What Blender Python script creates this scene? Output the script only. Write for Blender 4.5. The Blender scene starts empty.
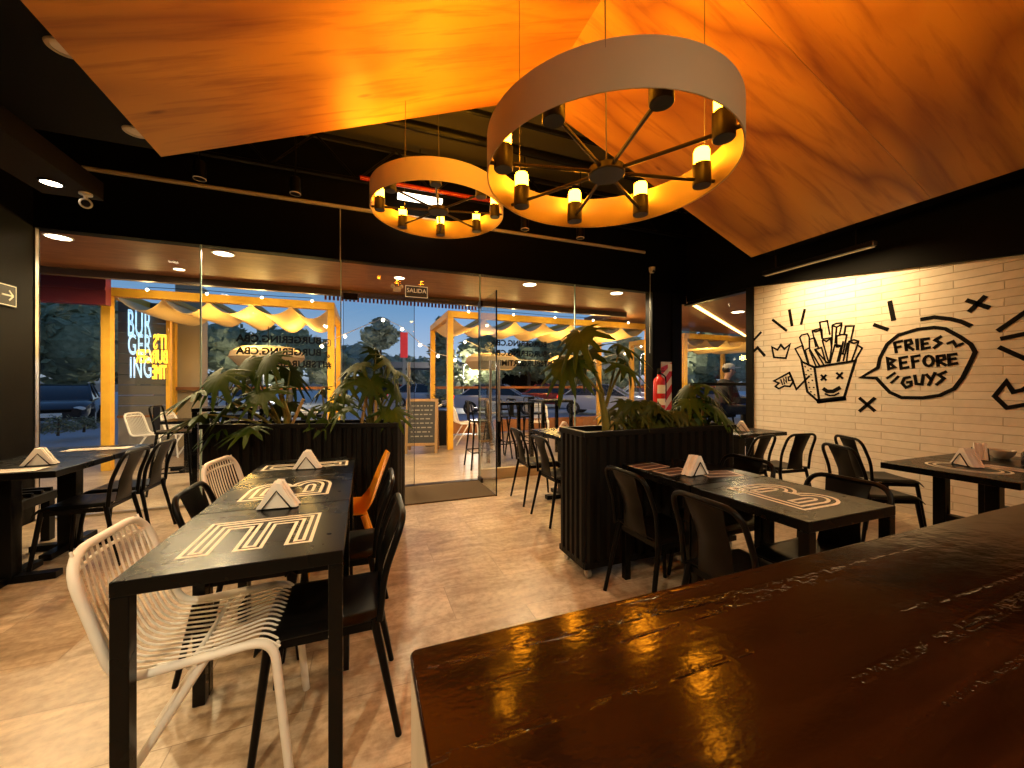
import bpy, bmesh, math, random
from mathutils import Vector, Matrix, Euler
random.seed(7)
PI = math.pi
R = math.radians
scene = bpy.context.scene
COL = scene.collection

# ------------------------------------------------------------------ camera
CAM_H = 1.28
TH = R(20.9)
FPX = 385.0
ct, st = math.cos(TH), math.sin(TH)
cam_d = bpy.data.cameras.new('camera'); cam = bpy.data.objects.new('camera', cam_d); COL.objects.link(cam)
cam.location = (0, 0, CAM_H); cam.rotation_euler = (R(90), 0, -TH)
cam_d.sensor_width = 36; cam_d.lens = FPX / 1024 * 36; cam_d.clip_start = .02; cam_d.clip_end = 300
scene.camera = cam

def ray(u, v):
    a = (u - 512) / FPX; b = (384 - v) / FPX
    return Vector((a * ct + st, -a * st + ct, b))
def on_x(u, v, X):
    r = ray(u, v); t = X / r.x
    return Vector((X, r.y * t, CAM_H + r.z * t))
def on_y(u, v, Y):
    r = ray(u, v); t = Y / r.y
    return Vector((r.x * t, Y, CAM_H + r.z * t))
def on_z(u, v, z):
    r = ray(u, v); t = (z - CAM_H) / r.z
    return Vector((r.x * t, r.y * t, z))

# ------------------------------------------------------------------ materials
def nodes_of(m):
    m.use_nodes = True
    nt = m.node_tree
    return nt, nt.nodes['Principled BSDF'], nt.links
def mat(name, col, rough=.5, metal=0, spec=.5, coat=0, emit=None, es=0, bump=None, sheen=0):
    m = bpy.data.materials.new(name)
    nt, b, L = nodes_of(m)
    b.inputs['Base Color'].default_value = (*col, 1)
    b.inputs['Roughness'].default_value = rough
    b.inputs['Metallic'].default_value = metal
    b.inputs['Specular IOR Level'].default_value = spec
    b.inputs['Coat Weight'].default_value = coat
    if emit:
        b.inputs['Emission Color'].default_value = (*emit, 1)
        b.inputs['Emission Strength'].default_value = es
    tc = nt.nodes.new('ShaderNodeTexCoord')
    n = nt.nodes.new('ShaderNodeTexNoise'); n.inputs['Scale'].default_value = (bump or (60, .02))[0]
    n.inputs['Detail'].default_value = 4
    L.new(tc.outputs['Object'], n.inputs['Vector'])
    bp = nt.nodes.new('ShaderNodeBump'); bp.inputs['Strength'].default_value = (bump or (60, .02))[1]
    bp.inputs['Distance'].default_value = .01
    L.new(n.outputs['Fac'], bp.inputs['Height'])
    if (bump or (60, .02))[1] > .005: L.new(bp.outputs['Normal'], b.inputs['Normal'])
    mr = nt.nodes.new('ShaderNodeMapRange')
    mr.inputs[3].default_value = max(.02, rough - .06); mr.inputs[4].default_value = min(1, rough + .06)
    L.new(n.outputs['Fac'], mr.inputs[0]); L.new(mr.outputs[0], b.inputs['Roughness'])
    return m
def ramp(nt, stops):
    r = nt.nodes.new('ShaderNodeValToRGB')
    el = r.color_ramp.elements
    while len(el) > 1: el.remove(el[-1])
    el[0].position = stops[0][0]; el[0].color = (*stops[0][1], 1)
    for p, c in stops[1:]:
        e = el.new(p); e.color = (*c, 1)
    return r
def mapping(nt, L, scale=(1, 1, 1), rot=(0, 0, 0), loc=(0, 0, 0), src='Object'):
    tc = nt.nodes.new('ShaderNodeTexCoord'); mp = nt.nodes.new('ShaderNodeMapping')
    mp.inputs['Scale'].default_value = scale; mp.inputs['Rotation'].default_value = rot; mp.inputs['Location'].default_value = loc
    L.new(tc.outputs[src], mp.inputs['Vector'])
    return mp.outputs['Vector']
def noise(nt, L, vec, scale, detail=5, rough=.55, dist=0):
    n = nt.nodes.new('ShaderNodeTexNoise')
    n.inputs['Scale'].default_value = scale; n.inputs['Detail'].default_value = detail
    n.inputs['Roughness'].default_value = rough; n.inputs['Distortion'].default_value = dist
    L.new(vec, n.inputs['Vector']); return n.outputs['Fac']
def mixc(nt, L, a, b, fac, mode='MIX'):
    m = nt.nodes.new('ShaderNodeMix'); m.data_type = 'RGBA'; m.blend_type = mode
    for s, x in ((m.inputs[6], a), (m.inputs[7], b)):
        if hasattr(x, 'is_output'): L.new(x, s)
        else: s.default_value = (*x, 1)
    if hasattr(fac, 'is_output'): L.new(fac, m.inputs[0])
    else: m.inputs[0].default_value = fac
    return m.outputs[2]
def bump(nt, L, b, h, strength, dist=.01):
    bp = nt.nodes.new('ShaderNodeBump'); bp.inputs['Strength'].default_value = strength; bp.inputs['Distance'].default_value = dist
    L.new(h, bp.inputs['Height']); L.new(bp.outputs['Normal'], b.inputs['Normal'])

def m_plywood(name, loc):
    m = bpy.data.materials.new(name); nt, b, L = nodes_of(m)
    # cathedral grain: contours of a stretched slow noise
    v = mapping(nt, L, (.26, 1.0, 1), loc=loc)
    f = noise(nt, L, v, 1.15, 2, .4, .5)
    mm = nt.nodes.new('ShaderNodeMath'); mm.operation = 'MULTIPLY'; mm.inputs[1].default_value = 7.5
    L.new(f, mm.inputs[0])
    fr = nt.nodes.new('ShaderNodeMath'); fr.operation = 'PINGPONG'; fr.inputs[1].default_value = 1
    L.new(mm.outputs[0], fr.inputs[0])
    r1 = ramp(nt, [(0, (.30, .115, .010)), (.25, (.45, .20, .02)), (.6, (.57, .272, .03)), (.85, (.58, .285, .033)), (1, (.50, .23, .024))])
    L.new(fr.outputs[0], r1.inputs[0])
    v2 = mapping(nt, L, (.6, 6, 1), loc=loc)
    f2 = noise(nt, L, v2, 2.2, 6, .6, .3)
    r2 = ramp(nt, [(.3, (.55, .40, .32)), (.5, (1, 1, 1)), (.8, (1.0, .95, .9))])
    L.new(f2, r2.inputs[0])
    c = mixc(nt, L, r1.outputs[0], r2.outputs[0], .8, 'MULTIPLY')
    # large tone patches
    f3 = noise(nt, L, mapping(nt, L, (.5, 1.2, 1), loc=loc), .9, 3)
    r3 = ramp(nt, [(.35, (.72, .62, .55)), (.65, (1, 1, 1))]); L.new(f3, r3.inputs[0])
    c = mixc(nt, L, c, r3.outputs[0], .8, 'MULTIPLY')
    # short dark knots
    vk = nt.nodes.new('ShaderNodeTexVoronoi'); vk.inputs['Scale'].default_value = 1.7
    L.new(mapping(nt, L, (.9, 2.6, 1), loc=loc), vk.inputs['Vector'])
    rk = ramp(nt, [(.03, (.35, .18, .10)), (.10, (1, 1, 1))]); L.new(vk.outputs['Distance'], rk.inputs[0])
    c = mixc(nt, L, c, rk.outputs[0], .8, 'MULTIPLY')
    L.new(c, b.inputs['Base Color'])
    b.inputs['Roughness'].default_value = .45
    bump(nt, L, b, f2, .05)
    return m
def m_wood(name, c1, c2, scale=(1, 12, 12), rough=.5, coat=0, spec=.5):
    m = bpy.data.materials.new(name); nt, b, L = nodes_of(m); b.inputs['Specular IOR Level'].default_value = spec
    f = noise(nt, L, mapping(nt, L, scale), 2.5, 6, .6, .4)
    r = ramp(nt, [(.3, c1), (.7, c2)]); L.new(f, r.inputs[0]); L.new(r.outputs[0], b.inputs['Base Color'])
    b.inputs['Roughness'].default_value = rough; b.inputs['Coat Weight'].default_value = coat
    bump(nt, L, b, f, .08)
    return m
def m_floor(name, tone=1.0):
    m = bpy.data.materials.new(name); nt, b, L = nodes_of(m)
    v = mapping(nt, L, (1, 1, 1), loc=(.23, .1, 0))
    br = nt.nodes.new('ShaderNodeTexBrick'); L.new(v, br.inputs['Vector'])
    br.offset = .37; br.inputs['Scale'].default_value = 1
    br.inputs['Brick Width'].default_value = 1.1; br.inputs['Row Height'].default_value = .36
    br.inputs['Mortar Size'].default_value = .003; br.inputs['Mortar Smooth'].default_value = .6
    br.inputs['Color1'].default_value = (.0, .0, .0, 1); br.inputs['Color2'].default_value = (1, 1, 1, 1)
    br.inputs['Mortar'].default_value = (.5, .5, .5, 1)
    # shift the stone figure per tile
    vm = nt.nodes.new('ShaderNodeVectorMath'); vm.operation = 'MULTIPLY_ADD'
    vm.inputs[1].default_value = (7, 3, 5); L.new(br.outputs['Color'], vm.inputs[0]); L.new(v, vm.inputs[2])
    ms = nt.nodes.new('ShaderNodeMapping'); ms.inputs['Scale'].default_value = (.8, 2.6, 1); L.new(vm.outputs[0], ms.inputs['Vector'])
    f1 = noise(nt, L, ms.outputs[0], 2.6, 10, .68, 1.1)
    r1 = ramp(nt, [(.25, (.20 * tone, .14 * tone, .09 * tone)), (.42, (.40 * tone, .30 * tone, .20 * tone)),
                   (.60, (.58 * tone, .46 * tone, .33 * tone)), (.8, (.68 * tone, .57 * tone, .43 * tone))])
    L.new(f1, r1.inputs[0])
    f2 = noise(nt, L, v, 26, 5, .6)
    r2 = ramp(nt, [(.32, (.62, .56, .50)), (.58, (1, 1, 1))]); L.new(f2, r2.inputs[0])
    c = mixc(nt, L, r1.outputs[0], r2.outputs[0], .8, 'MULTIPLY')
    rt = ramp(nt, [(0, (.86, .85, .84)), (1, (1.06, 1.05, 1.03))]); L.new(br.outputs['Color'], rt.inputs[0])
    c = mixc(nt, L, c, rt.outputs[0], 1, 'MULTIPLY')
    gm = nt.nodes.new('ShaderNodeMath'); gm.operation = 'MULTIPLY'; gm.inputs[1].default_value = .55; L.new(br.outputs['Fac'], gm.inputs[0])
    c = mixc(nt, L, c, (.20 * tone, .14 * tone, .095 * tone), gm.outputs[0])
    L.new(c, b.inputs['Base Color'])
    rr = nt.nodes.new('ShaderNodeMapRange'); rr.inputs[3].default_value = .22; rr.inputs[4].default_value = .5
    L.new(f1, rr.inputs[0]); L.new(rr.outputs[0], b.inputs['Roughness'])
    iv = nt.nodes.new('ShaderNodeMath'); iv.operation = 'SUBTRACT'; iv.inputs[0].default_value = 1; L.new(br.outputs['Fac'], iv.inputs[1])
    bump(nt, L, b, iv.outputs[0], .25, .004)
    return m
def m_brick():
    m = bpy.data.materials.new('painted brick'); nt, b, L = nodes_of(m)
    # wall lies in the YZ plane: use (y, z)
    v = mapping(nt, L, (1, 1, 1), rot=(0, R(90), R(90)))
    tc = nt.nodes.new('ShaderNodeTexCoord'); sp = nt.nodes.new('ShaderNodeSeparateXYZ'); cb = nt.nodes.new('ShaderNodeCombineXYZ')
    L.new(tc.outputs['Object'], sp.inputs[0]); L.new(sp.outputs['Y'], cb.inputs['X']); L.new(sp.outputs['Z'], cb.inputs['Y'])
    wob = noise(nt, L, tc.outputs['Object'], 1.6, 2)
    wm = nt.nodes.new('ShaderNodeVectorMath'); wm.operation = 'MULTIPLY_ADD'; wm.inputs[1].default_value = (.03, .02, 0)
    L.new(wob, wm.inputs[0]); L.new(cb.outputs[0], wm.inputs[2])
    br = nt.nodes.new('ShaderNodeTexBrick'); L.new(wm.outputs[0], br.inputs['Vector'])
    br.offset = .43; br.inputs['Scale'].default_value = 1
    br.inputs['Brick Width'].default_value = .52; br.inputs['Row Height'].default_value = .072
    br.inputs['Mortar Size'].default_value = .0042; br.inputs['Mortar Smooth'].default_value = .5
    br.inputs['Color1'].default_value = (0, 0, 0, 1); br.inputs['Color2'].default_value = (1, 1, 1, 1); br.inputs['Mortar'].default_value = (.5, .5, .5, 1)
    r = ramp(nt, [(0, (.76, .69, .57)), (1, (.84, .77, .65))]); L.new(br.outputs['Color'], r.inputs[0])
    f = noise(nt, L, tc.outputs['Object'], 14, 5)
    r2 = ramp(nt, [(.3, (.88, .87, .85)), (.6, (1, 1, 1))]); L.new(f, r2.inputs[0])
    c = mixc(nt, L, r.outputs[0], r2.outputs[0], .7, 'MULTIPLY')
    c = mixc(nt, L, c, (.56, .48, .36), br.outputs['Fac'])
    L.new(c, b.inputs['Base Color']); b.inputs['Roughness'].default_value = .55
    ad = nt.nodes.new('ShaderNodeMath'); ad.operation = 'MULTIPLY_ADD'; ad.inputs[1].default_value = -1.0
    L.new(br.outputs['Fac'], ad.inputs[0])
    sc = nt.nodes.new('ShaderNodeMath'); sc.operation = 'MULTIPLY_ADD'; sc.inputs[1].default_value = .35
    L.new(f, sc.inputs[0]); L.new(br.outputs['Color'], sc.inputs[2]); L.new(sc.outputs[0], ad.inputs[2])
    bump(nt, L, b, ad.outputs[0], .75, .009)
    return m
def m_counter():
    m = bpy.data.materials.new('lacquered dark timber'); nt, b, L = nodes_of(m)
    f = noise(nt, L, mapping(nt, L, (1.6, 22, 22)), 2.2, 7, .62, .5)
    r = ramp(nt, [(.3, (.003, .001, .0006)), (.55, (.010, .0028, .0011)), (.8, (.030, .008, .0024))])
    L.new(f, r.inputs[0]); L.new(r.outputs[0], b.inputs['Base Color'])
    fl = noise(nt, L, mapping(nt, L, (1.3, 38, 10)), 2.0, 2, .5, .5)
    rl = ramp(nt, [(.57, (0, 0, 0)), (.64, (1, 1, 1))]); L.new(fl, rl.inputs[0])
    fs_ = noise(nt, L, mapping(nt, L, (40, 75, 10)), 2.0, 3, .6)
    rs = ramp(nt, [(.46, (0, 0, 0)), (.56, (1, 1, 1))]); L.new(fs_, rs.inputs[0])
    pr = nt.nodes.new('ShaderNodeMath'); pr.operation = 'MULTIPLY'; L.new(rl.outputs[0], pr.inputs[0]); L.new(rs.outputs[0], pr.inputs[1])
    f3 = noise(nt, L, mapping(nt, L, (.6, 1, 1)), 42, 4, .6)
    a = nt.nodes.new('ShaderNodeMath'); a.operation = 'MULTIPLY'; a.inputs[1].default_value = .6; L.new(f3, a.inputs[0])
    a2 = nt.nodes.new('ShaderNodeMath'); a2.operation = 'MULTIPLY_ADD'; a2.inputs[1].default_value = -.30
    L.new(pr.outputs[0], a2.inputs[0]); L.new(a.outputs[0], a2.inputs[2])
    bump(nt, L, b, a2.outputs[0], .3, .0022)
    b.inputs['Roughness'].default_value = .13; b.inputs['Specular IOR Level'].default_value = .27
    return m
def m_glass(name='clear glass', tint=(.93, .95, .94)):
    m = bpy.data.materials.new(name); m.use_nodes = True; nt = m.node_tree; L = nt.links
    nt.nodes.clear()
    o = nt.nodes.new('ShaderNodeOutputMaterial'); mx = nt.nodes.new('ShaderNodeMixShader')
    t = nt.nodes.new('ShaderNodeBsdfTransparent'); t.inputs[0].default_value = (*tint, 1)
    g = nt.nodes.new('ShaderNodeBsdfGlossy'); g.inputs['Roughness'].default_value = .01
    fr = nt.nodes.new('ShaderNodeFresnel'); ge = nt.nodes.new('ShaderNodeNewGeometry'); mr = nt.nodes.new('ShaderNodeMapRange')
    mr.inputs[3].default_value = 1.42; mr.inputs[4].default_value = 1 / 1.42
    L.new(ge.outputs['Backfacing'], mr.inputs[0]); L.new(mr.outputs[0], fr.inputs[0])
    L.new(fr.outputs[0], mx.inputs[0]); L.new(t.outputs[0], mx.inputs[1]); L.new(g.outputs[0], mx.inputs[2]); L.new(mx.outputs[0], o.inputs[0])
    return m
def m_leaf(name, c1, c2):
    m = bpy.data.materials.new(name); nt, b, L = nodes_of(m)
    f = noise(nt, L, mapping(nt, L), 5, 4)
    r = ramp(nt, [(.3, c1), (.7, c2)]); L.new(f, r.inputs[0]); L.new(r.outputs[0], b.inputs['Base Color'])
    b.inputs['Roughness'].default_value = .5; b.inputs['Specular IOR Level'].default_value = .12
    return m

M = {}
M['ply_a'] = m_plywood('plywood sheet', (.3, .1, 0)); M['ply_b'] = m_plywood('plywood sheet second', (3.7, 2.2, 0)); M['ply_c'] = m_plywood('plywood sheet third', (6.1, 4.7, 0))
M['ply_edge'] = mat('plywood edge', (.66, .42, .2), .6)
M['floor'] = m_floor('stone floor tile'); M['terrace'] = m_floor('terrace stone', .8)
M['brick'] = m_brick(); M['counter'] = m_counter()
M['counter_side'] = m_wood('pale timber side', (.42, .34, .25), (.55, .46, .35), (12, 12, 1.5))
M['glass'] = m_glass()
M['glass_edge'] = mat('glass edge', (.35, .5, .45), .2)
M['black_paint'] = mat('matt black paint', (.002, .002, .002), .65, spec=.08)
M['black_ceil'] = mat('black ceiling paint', (.0022, .002, .0018), .65, spec=.1)
M['black_wall'] = mat('black wall paint', (.0042, .0034, .0026), .65, spec=.12)
M['roof_metal'] = mat('dark roof sheet', (.07, .066, .055), .42, .3)
M['black_metal'] = mat('black powder coat', (.0032, .003, .0028), .34, spec=.13)
M['black_table'] = mat('black table laminate', (.003, .0028, .0025), .27, spec=.2, bump=(3, .001))
M['black_wood'] = m_wood('black stained slats', (.0025, .0022, .002), (.007, .006, .005), (14, 14, 1.2), .5, spec=.2)
M['white_metal'] = mat('cream powder coat', (.88, .85, .78), .38)
M['orange'] = mat('orange lacquer', (.88, .36, .02), .35)
M['vinyl'] = mat('cream vinyl', (.92, .87, .72), .5)
M['paper'] = mat('paper napkin', (.92, .89, .82), .85, bump=(40, .2))
M['menu'] = mat('printed menu', (.62, .54, .46), .5)
M['menu_dark'] = mat('printed menu ink', (.06, .035, .03), .5)
M['ring_paint'] = mat('cream lamp enamel', (.56, .47, .30), .55)
M['ring_inner'] = mat('darkened lamp lining', (.22, .165, .10), .6)  # added inner lining, its colour darkened to hold back the bulb glow
M['bronze'] = mat('dark bronze', (.012, .008, .005), .42, .2)
M['bulb'] = mat('amber lamp glass', (.9, .6, .25), .4, emit=(1, .31, .009), es=72)
M['bulb_hot'] = mat('glowing lamp end', (.9, .6, .25), .4, emit=(1, .40, .018), es=900)
M['bulb_dim'] = mat('glowing lamp end, softer', (.9, .6, .25), .4, emit=(1, .40, .018), es=380)
M['steel'] = mat('brushed steel', (.55, .52, .48), .3, .9)
M['cable'] = mat('cable', (.09, .07, .05), .5)
M['white_plastic'] = mat('white plastic', (.75, .73, .7), .4)
M['lens_dark'] = mat('dark lens', (.02, .02, .025), .1)
M['lamp_white'] = mat('lit lamp lens', (1, .95, .85), .4, emit=(1, .82, .55), es=14)
M['lamp_dim'] = mat('dim lamp lens', (.6, .45, .26), .4, emit=(1, .7, .35), es=.06)
M['lamp_tube'] = mat('lit tube', (1, .9, .75), .4, emit=(1, .86, .62), es=6)
M['led'] = mat('led strip', (1, .8, .4), .4, emit=(1, .62, .16), es=9)
M['grey_pipe'] = mat('painted conduit', (.40, .37, .33), .5)
M['red_pipe'] = mat('red sprinkler pipe', (.22, .012, .006), .4)
M['red'] = mat('extinguisher red', (.62, .02, .015), .3)
M['mural'] = mat('black mural paint', (.004, .0036, .003), .65, spec=.1)
M['soffit'] = m_wood('terrace ceiling timber', (.20, .08, .03), (.34, .145, .06), (1.2, 7, 1), .55, spec=.25)
M['yellow'] = m_wood('yellow pergola timber', (.76, .38, .02), (.90, .50, .04), (2, 2, 2), .5)
M['canvas'] = mat('awning canvas', (.84, .64, .34), .8)
M['shade_cloth'] = mat('beige lampshade cloth', (.44, .36, .25), .8)
M['dark_red'] = mat('dark red fascia', (.16, .012, .012), .5)
M['concrete'] = mat('concrete block', (.30, .28, .24), .8, bump=(20, .2))
M['block_wall'] = mat('grey cladding', (.12, .11, .095), .6)
M['cream_wall'] = mat('cream render', (.40, .34, .24), .7)
M['neon_white'] = mat('white neon', (.8, .9, 1), .4, emit=(.42, .72, 1), es=1.5)
M['neon_yellow'] = mat('yellow neon', (1, .7, .1), .4, emit=(1, .58, .03), es=2.6)
M['sign_black'] = mat('sign black', (.02, .022, .02), .4)
M['sign_cream'] = mat('sign cream', (.75, .70, .5), .5, emit=(.9, .8, .5), es=.25)
M['asphalt'] = mat('asphalt', (.42, .42, .46), .5, bump=(80, .3))
M['leaf'] = m_leaf('split leaf green', (.014, .036, .003), (.05, .085, .006))
M['leaf2'] = m_leaf('low leaf green', (.025, .040, .006), (.075, .080, .012))
M['stem'] = m_leaf('plant stem', (.16, .15, .03), (.24, .21, .05))
M['stake'] = m_wood('wood stake', (.55, .33, .1), (.68, .43, .15), (10, 10, 1))
M['soil'] = mat('potting soil', (.02, .013, .008), .9, bump=(60, .6))
M['tree_leaf'] = m_leaf('tree leaves', (.17, .20, .12), (.36, .39, .24))
M['tree_leaf2'] = m_leaf('tree leaves grey', (.28, .31, .24), (.46, .48, .36))
M['bark'] = m_wood('bark', (.05, .035, .02), (.1, .07, .045), (6, 6, 1), .9)
M['mat_brown'] = mat('coir mat', (.095, .062, .028), .95, bump=(220, .8))
M['kerb_wood'] = m_wood('pale kerb board', (.5, .38, .2), (.62, .48, .28), (1, 10, 10))
M['chalk'] = mat('chalkboard', (.03, .03, .028), .8)
M['chalk_text'] = mat('chalk', (.20, .185, .16), .9)
M['frame_wood'] = m_wood('board frame timber', (.22, .12, .045), (.32, .19, .07), (8, 8, 1))
M['skin'] = mat('skin', (.50, .27, .17), .5)
M['hair'] = mat('hair', (.015, .01, .008), .5)
M['jacket'] = mat('dark jacket cloth', (.025, .025, .03), .85)
M['jeans'] = mat('dark trousers', (.02, .024, .035), .85)
M['cap'] = mat('cap cloth', (.6, .58, .54), .8)
M['tyre'] = mat('tyre rubber', (.012, .012, .012), .8)
M['car_glass'] = mat('car glass', (.02, .025, .03), .06)
M['headlight'] = mat('lit headlight', (1, 1, 1), .2, emit=(1, .97, .9), es=10)
M['tail'] = mat('red tail lamp', (.6, .01, .01), .2, emit=(1, .05, .02), es=1.5)
M['plate'] = mat('plate', (.8, .8, .75), .5)
M['bulb_small'] = mat('string bulb', (1, .9, .7), .3, emit=(1, .85, .6), es=12)
M['street_lamp'] = mat('street lamp lens', (1, .95, .8), .3, emit=(1, .9, .7), es=20)
M['building'] = mat('far building', (.22, .22, .23), .7)
M['ceramic'] = mat('glazed ceramic', (.55, .5, .42), .25)
M['dark_plastic'] = mat('dark bottle', (.02, .012, .01), .2)
for k, c in (('black', (.012, .012, .016)), ('silver', (.42, .45, .5)), ('white', (.7, .72, .75)), ('red', (.4, .02, .02)), ('blue', (.05, .09, .2))):
    M['car_' + k] = mat('car paint ' + k, c, .2, .2, coat=.6)

# ------------------------------------------------------------------ geometry helpers
class MB:
    def __init__(s): s.v = []; s.f = []; s.m = []; s.mi = 0
    def add(s, vs, fs):
        b = len(s.v); s.v += [Vector(v) for v in vs]
        for f in fs: s.f.append([b + i for i in f]); s.m.append(s.mi)
    def box(s, lo, hi):
        x0, y0, z0 = lo; x1, y1, z1 = hi
        s.add([(x0, y0, z0), (x1, y0, z0), (x1, y1, z0), (x0, y1, z0), (x0, y0, z1), (x1, y0, z1), (x1, y1, z1), (x0, y1, z1)],
              [(0, 3, 2, 1), (4, 5, 6, 7), (0, 1, 5, 4), (1, 2, 6, 5), (2, 3, 7, 6), (3, 0, 4, 7)]); return s
    def cbox(s, c, d): return s.box([c[i] - d[i] / 2 for i in range(3)], [c[i] + d[i] / 2 for i in range(3)])
    def beam(s, a, b, w, h, up=(0, 0, 1)):
        a = Vector(a); b = Vector(b); t = (b - a).normalized(); u = Vector(up)
        if abs(t.dot(u)) > .99: u = Vector((0, 1, 0))
        sd = t.cross(u).normalized() * w / 2; up = sd.cross(t).normalized() * h / 2
        vs = []
        for p in (a, b): vs += [p - sd - up, p + sd - up, p + sd + up, p - sd + up]
        s.add(vs, [(0, 1, 2, 3), (7, 6, 5, 4), (0, 4, 5, 1), (1, 5, 6, 2), (2, 6, 7, 3), (3, 7, 4, 0)]); return s
    def tube(s, pts, r, n=8, closed=False, cap=True):
        pts = [Vector(p) for p in pts]; N = len(pts)
        rs = r if isinstance(r, (list, tuple)) else [r] * N
        prev = None; base = len(s.v); vs = []
        for i, p in enumerate(pts):
            if closed: t = (pts[(i + 1) % N] - pts[i - 1])
            elif i == 0: t = pts[1] - p
            elif i == N - 1: t = p - pts[-2]
            else: t = (pts[i + 1] - p).normalized() + (p - pts[i - 1]).normalized()
            t.normalize()
            if prev is None:
                a = Vector((0, 0, 1)) if abs(t.z) < .9 else Vector((1, 0, 0))
                prev = (a - t * a.dot(t)).normalized()
            else:
                prev = (prev - t * prev.dot(t)).normalized()
            q = t.cross(prev)
            for k in range(n):
                an = 2 * PI * k / n
                vs.append(p + (prev * math.cos(an) + q * math.sin(an)) * rs[i])
        fs = []
        for i in range(N if closed else N - 1):
            j = (i + 1) % N
            for k in range(n):
                l = (k + 1) % n
                fs.append((i * n + k, i * n + l, j * n + l, j * n + k))
        if cap and not closed:
            fs.append(tuple(reversed(range(n)))); fs.append(tuple((N - 1) * n + k for k in range(n)))
        s.add(vs, fs); return s
    def lathe(s, prof, n=24, c=(0, 0, 0), cap=True):
        c = Vector(c); vs = []; fs = []
        for r, z in prof:
            for k in range(n): vs.append(c + Vector((r * math.cos(2 * PI * k / n), r * math.sin(2 * PI * k / n), z)))
        for i in range(len(prof) - 1):
            for k in range(n):
                l = (k + 1) % n; fs.append((i * n + k, i * n + l, (i + 1) * n + l, (i + 1) * n + k))
        if cap:
            if prof[0][0] > 1e-5: fs.append(tuple(reversed(range(n))))
            if prof[-1][0] > 1e-5: fs.append(tuple((len(prof) - 1) * n + k for k in range(n)))
        s.add(vs, fs); return s
    def prism(s, poly, axis, a, b):
        # poly: 2D points; axis 'x','y','z' extruded from a to b
        def P(p, t):
            return {'x': (t, p[0], p[1]), 'y': (p[0], t, p[1]), 'z': (p[0], p[1], t)}[axis]
        n = len(poly); vs = [P(p, a) for p in poly] + [P(p, b) for p in poly]
        fs = [tuple(reversed(range(n))), tuple(range(n, 2 * n))] + [(i, (i + 1) % n, n + (i + 1) % n, n + i) for i in range(n)]
        s.add(vs, fs); return s
    def sheet(s, fn, nu, nv, th=.0, closed=False):
        vs = [Vector(fn(i / nu, j / nv)) for j in range(nv + 1) for i in range(nu + 1)]
        fs = [(j * (nu + 1) + i, j * (nu + 1) + i + 1, (j + 1) * (nu + 1) + i + 1, (j + 1) * (nu + 1) + i) for j in range(nv) for i in range(nu)]
        if th:
            nr = [Vector() for _ in vs]
            for f in fs:
                a = (vs[f[1]] - vs[f[0]]).cross(vs[f[3]] - vs[f[0]])
                for q in f: nr[q] += a
            N = len(vs)
            vs2 = [v - n.normalized() * th if n.length else v for v, n in zip(vs, nr)]
            fs2 = [tuple(N + q for q in reversed(f)) for f in fs]
            edge = [i for i in range(nu + 1)] + [j * (nu + 1) + nu for j in range(1, nv + 1)] + [nv * (nu + 1) + i for i in range(nu - 1, -1, -1)] + [j * (nu + 1) for j in range(nv - 1, 0, -1)]
            fe = [(edge[(i + 1) % len(edge)], edge[i], N + edge[i], N + edge[(i + 1) % len(edge)]) for i in range(len(edge))]
            s.add(vs + vs2, fs + fs2 + fe)
        else: s.add(vs, fs)
        return s
    def ball(s, c, r, n=10, sc=(1, 1, 1)):
        pr = []; c = Vector(c); vs = []; fs = []
        for j in range(n + 1):
            a = -PI / 2 + PI * j / n
            for k in range(2 * n):
                b = PI * k / n
                vs.append(c + Vector((math.cos(a) * math.cos(b) * r * sc[0], math.cos(a) * math.sin(b) * r * sc[1], math.sin(a) * r * sc[2])))
        for j in range(n):
            for k in range(2 * n):
                l = (k + 1) % (2 * n); fs.append((j * 2 * n + k, j * 2 * n + l, (j + 1) * 2 * n + l, (j + 1) * 2 * n + k))
        s.add(vs, fs); return s
    def xform(s, m):
        s.v = [m @ v for v in s.v]; return s
    def build(s, name, mats, parent=None, loc=None, smooth=None, bevel=0, seg=2, origin=None):
        me = bpy.data.meshes.new(name)
        vs = s.v
        if origin is not None:
            o_ = Vector(origin); vs = [v - o_ for v in vs]; loc = origin
        me.from_pydata([tuple(v) for v in vs], [], s.f)
        if not isinstance(mats, (list, tuple)): mats = [mats]
        for m in mats: me.materials.append(m)
        for p, i in zip(me.polygons, s.m): p.material_index = i
        bm = bmesh.new(); bm.from_mesh(me)
        bmesh.ops.remove_doubles(bm, verts=bm.verts, dist=1e-6)
        bmesh.ops.recalc_face_normals(bm, faces=bm.faces); bm.to_mesh(me); bm.free()
        o = bpy.data.objects.new(name, me); COL.objects.link(o)
        if loc is not None: o.location = loc
        if parent is not None: o.parent = parent
        if smooth: 
            for p in me.polygons: p.use_smooth = True
            me.set_sharp_from_angle(angle=R(smooth))
        if bevel:
            b = o.modifiers.new('edge', 'BEVEL'); b.width = bevel; b.segments = seg; b.limit_method = 'ANGLE'; b.angle_limit = R(40)
        return o

def fillet(pts, r, n=5):
    pts = [Vector(p) for p in pts]; out = [pts[0]]
    for i in range(1, len(pts) - 1):
        p = pts[i]; a = pts[i - 1] - p; b = pts[i + 1] - p
        rr = r[i] if isinstance(r, (list, tuple)) else r
        d = min(rr, a.length * .48, b.length * .48)
        A = p + a.normalized() * d; B = p + b.normalized() * d
        for k in range(n + 1):
            t = k / n; out.append(A * (1 - t) ** 2 + p * 2 * t * (1 - t) + B * t * t)
    out.append(pts[-1]); return out

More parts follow.
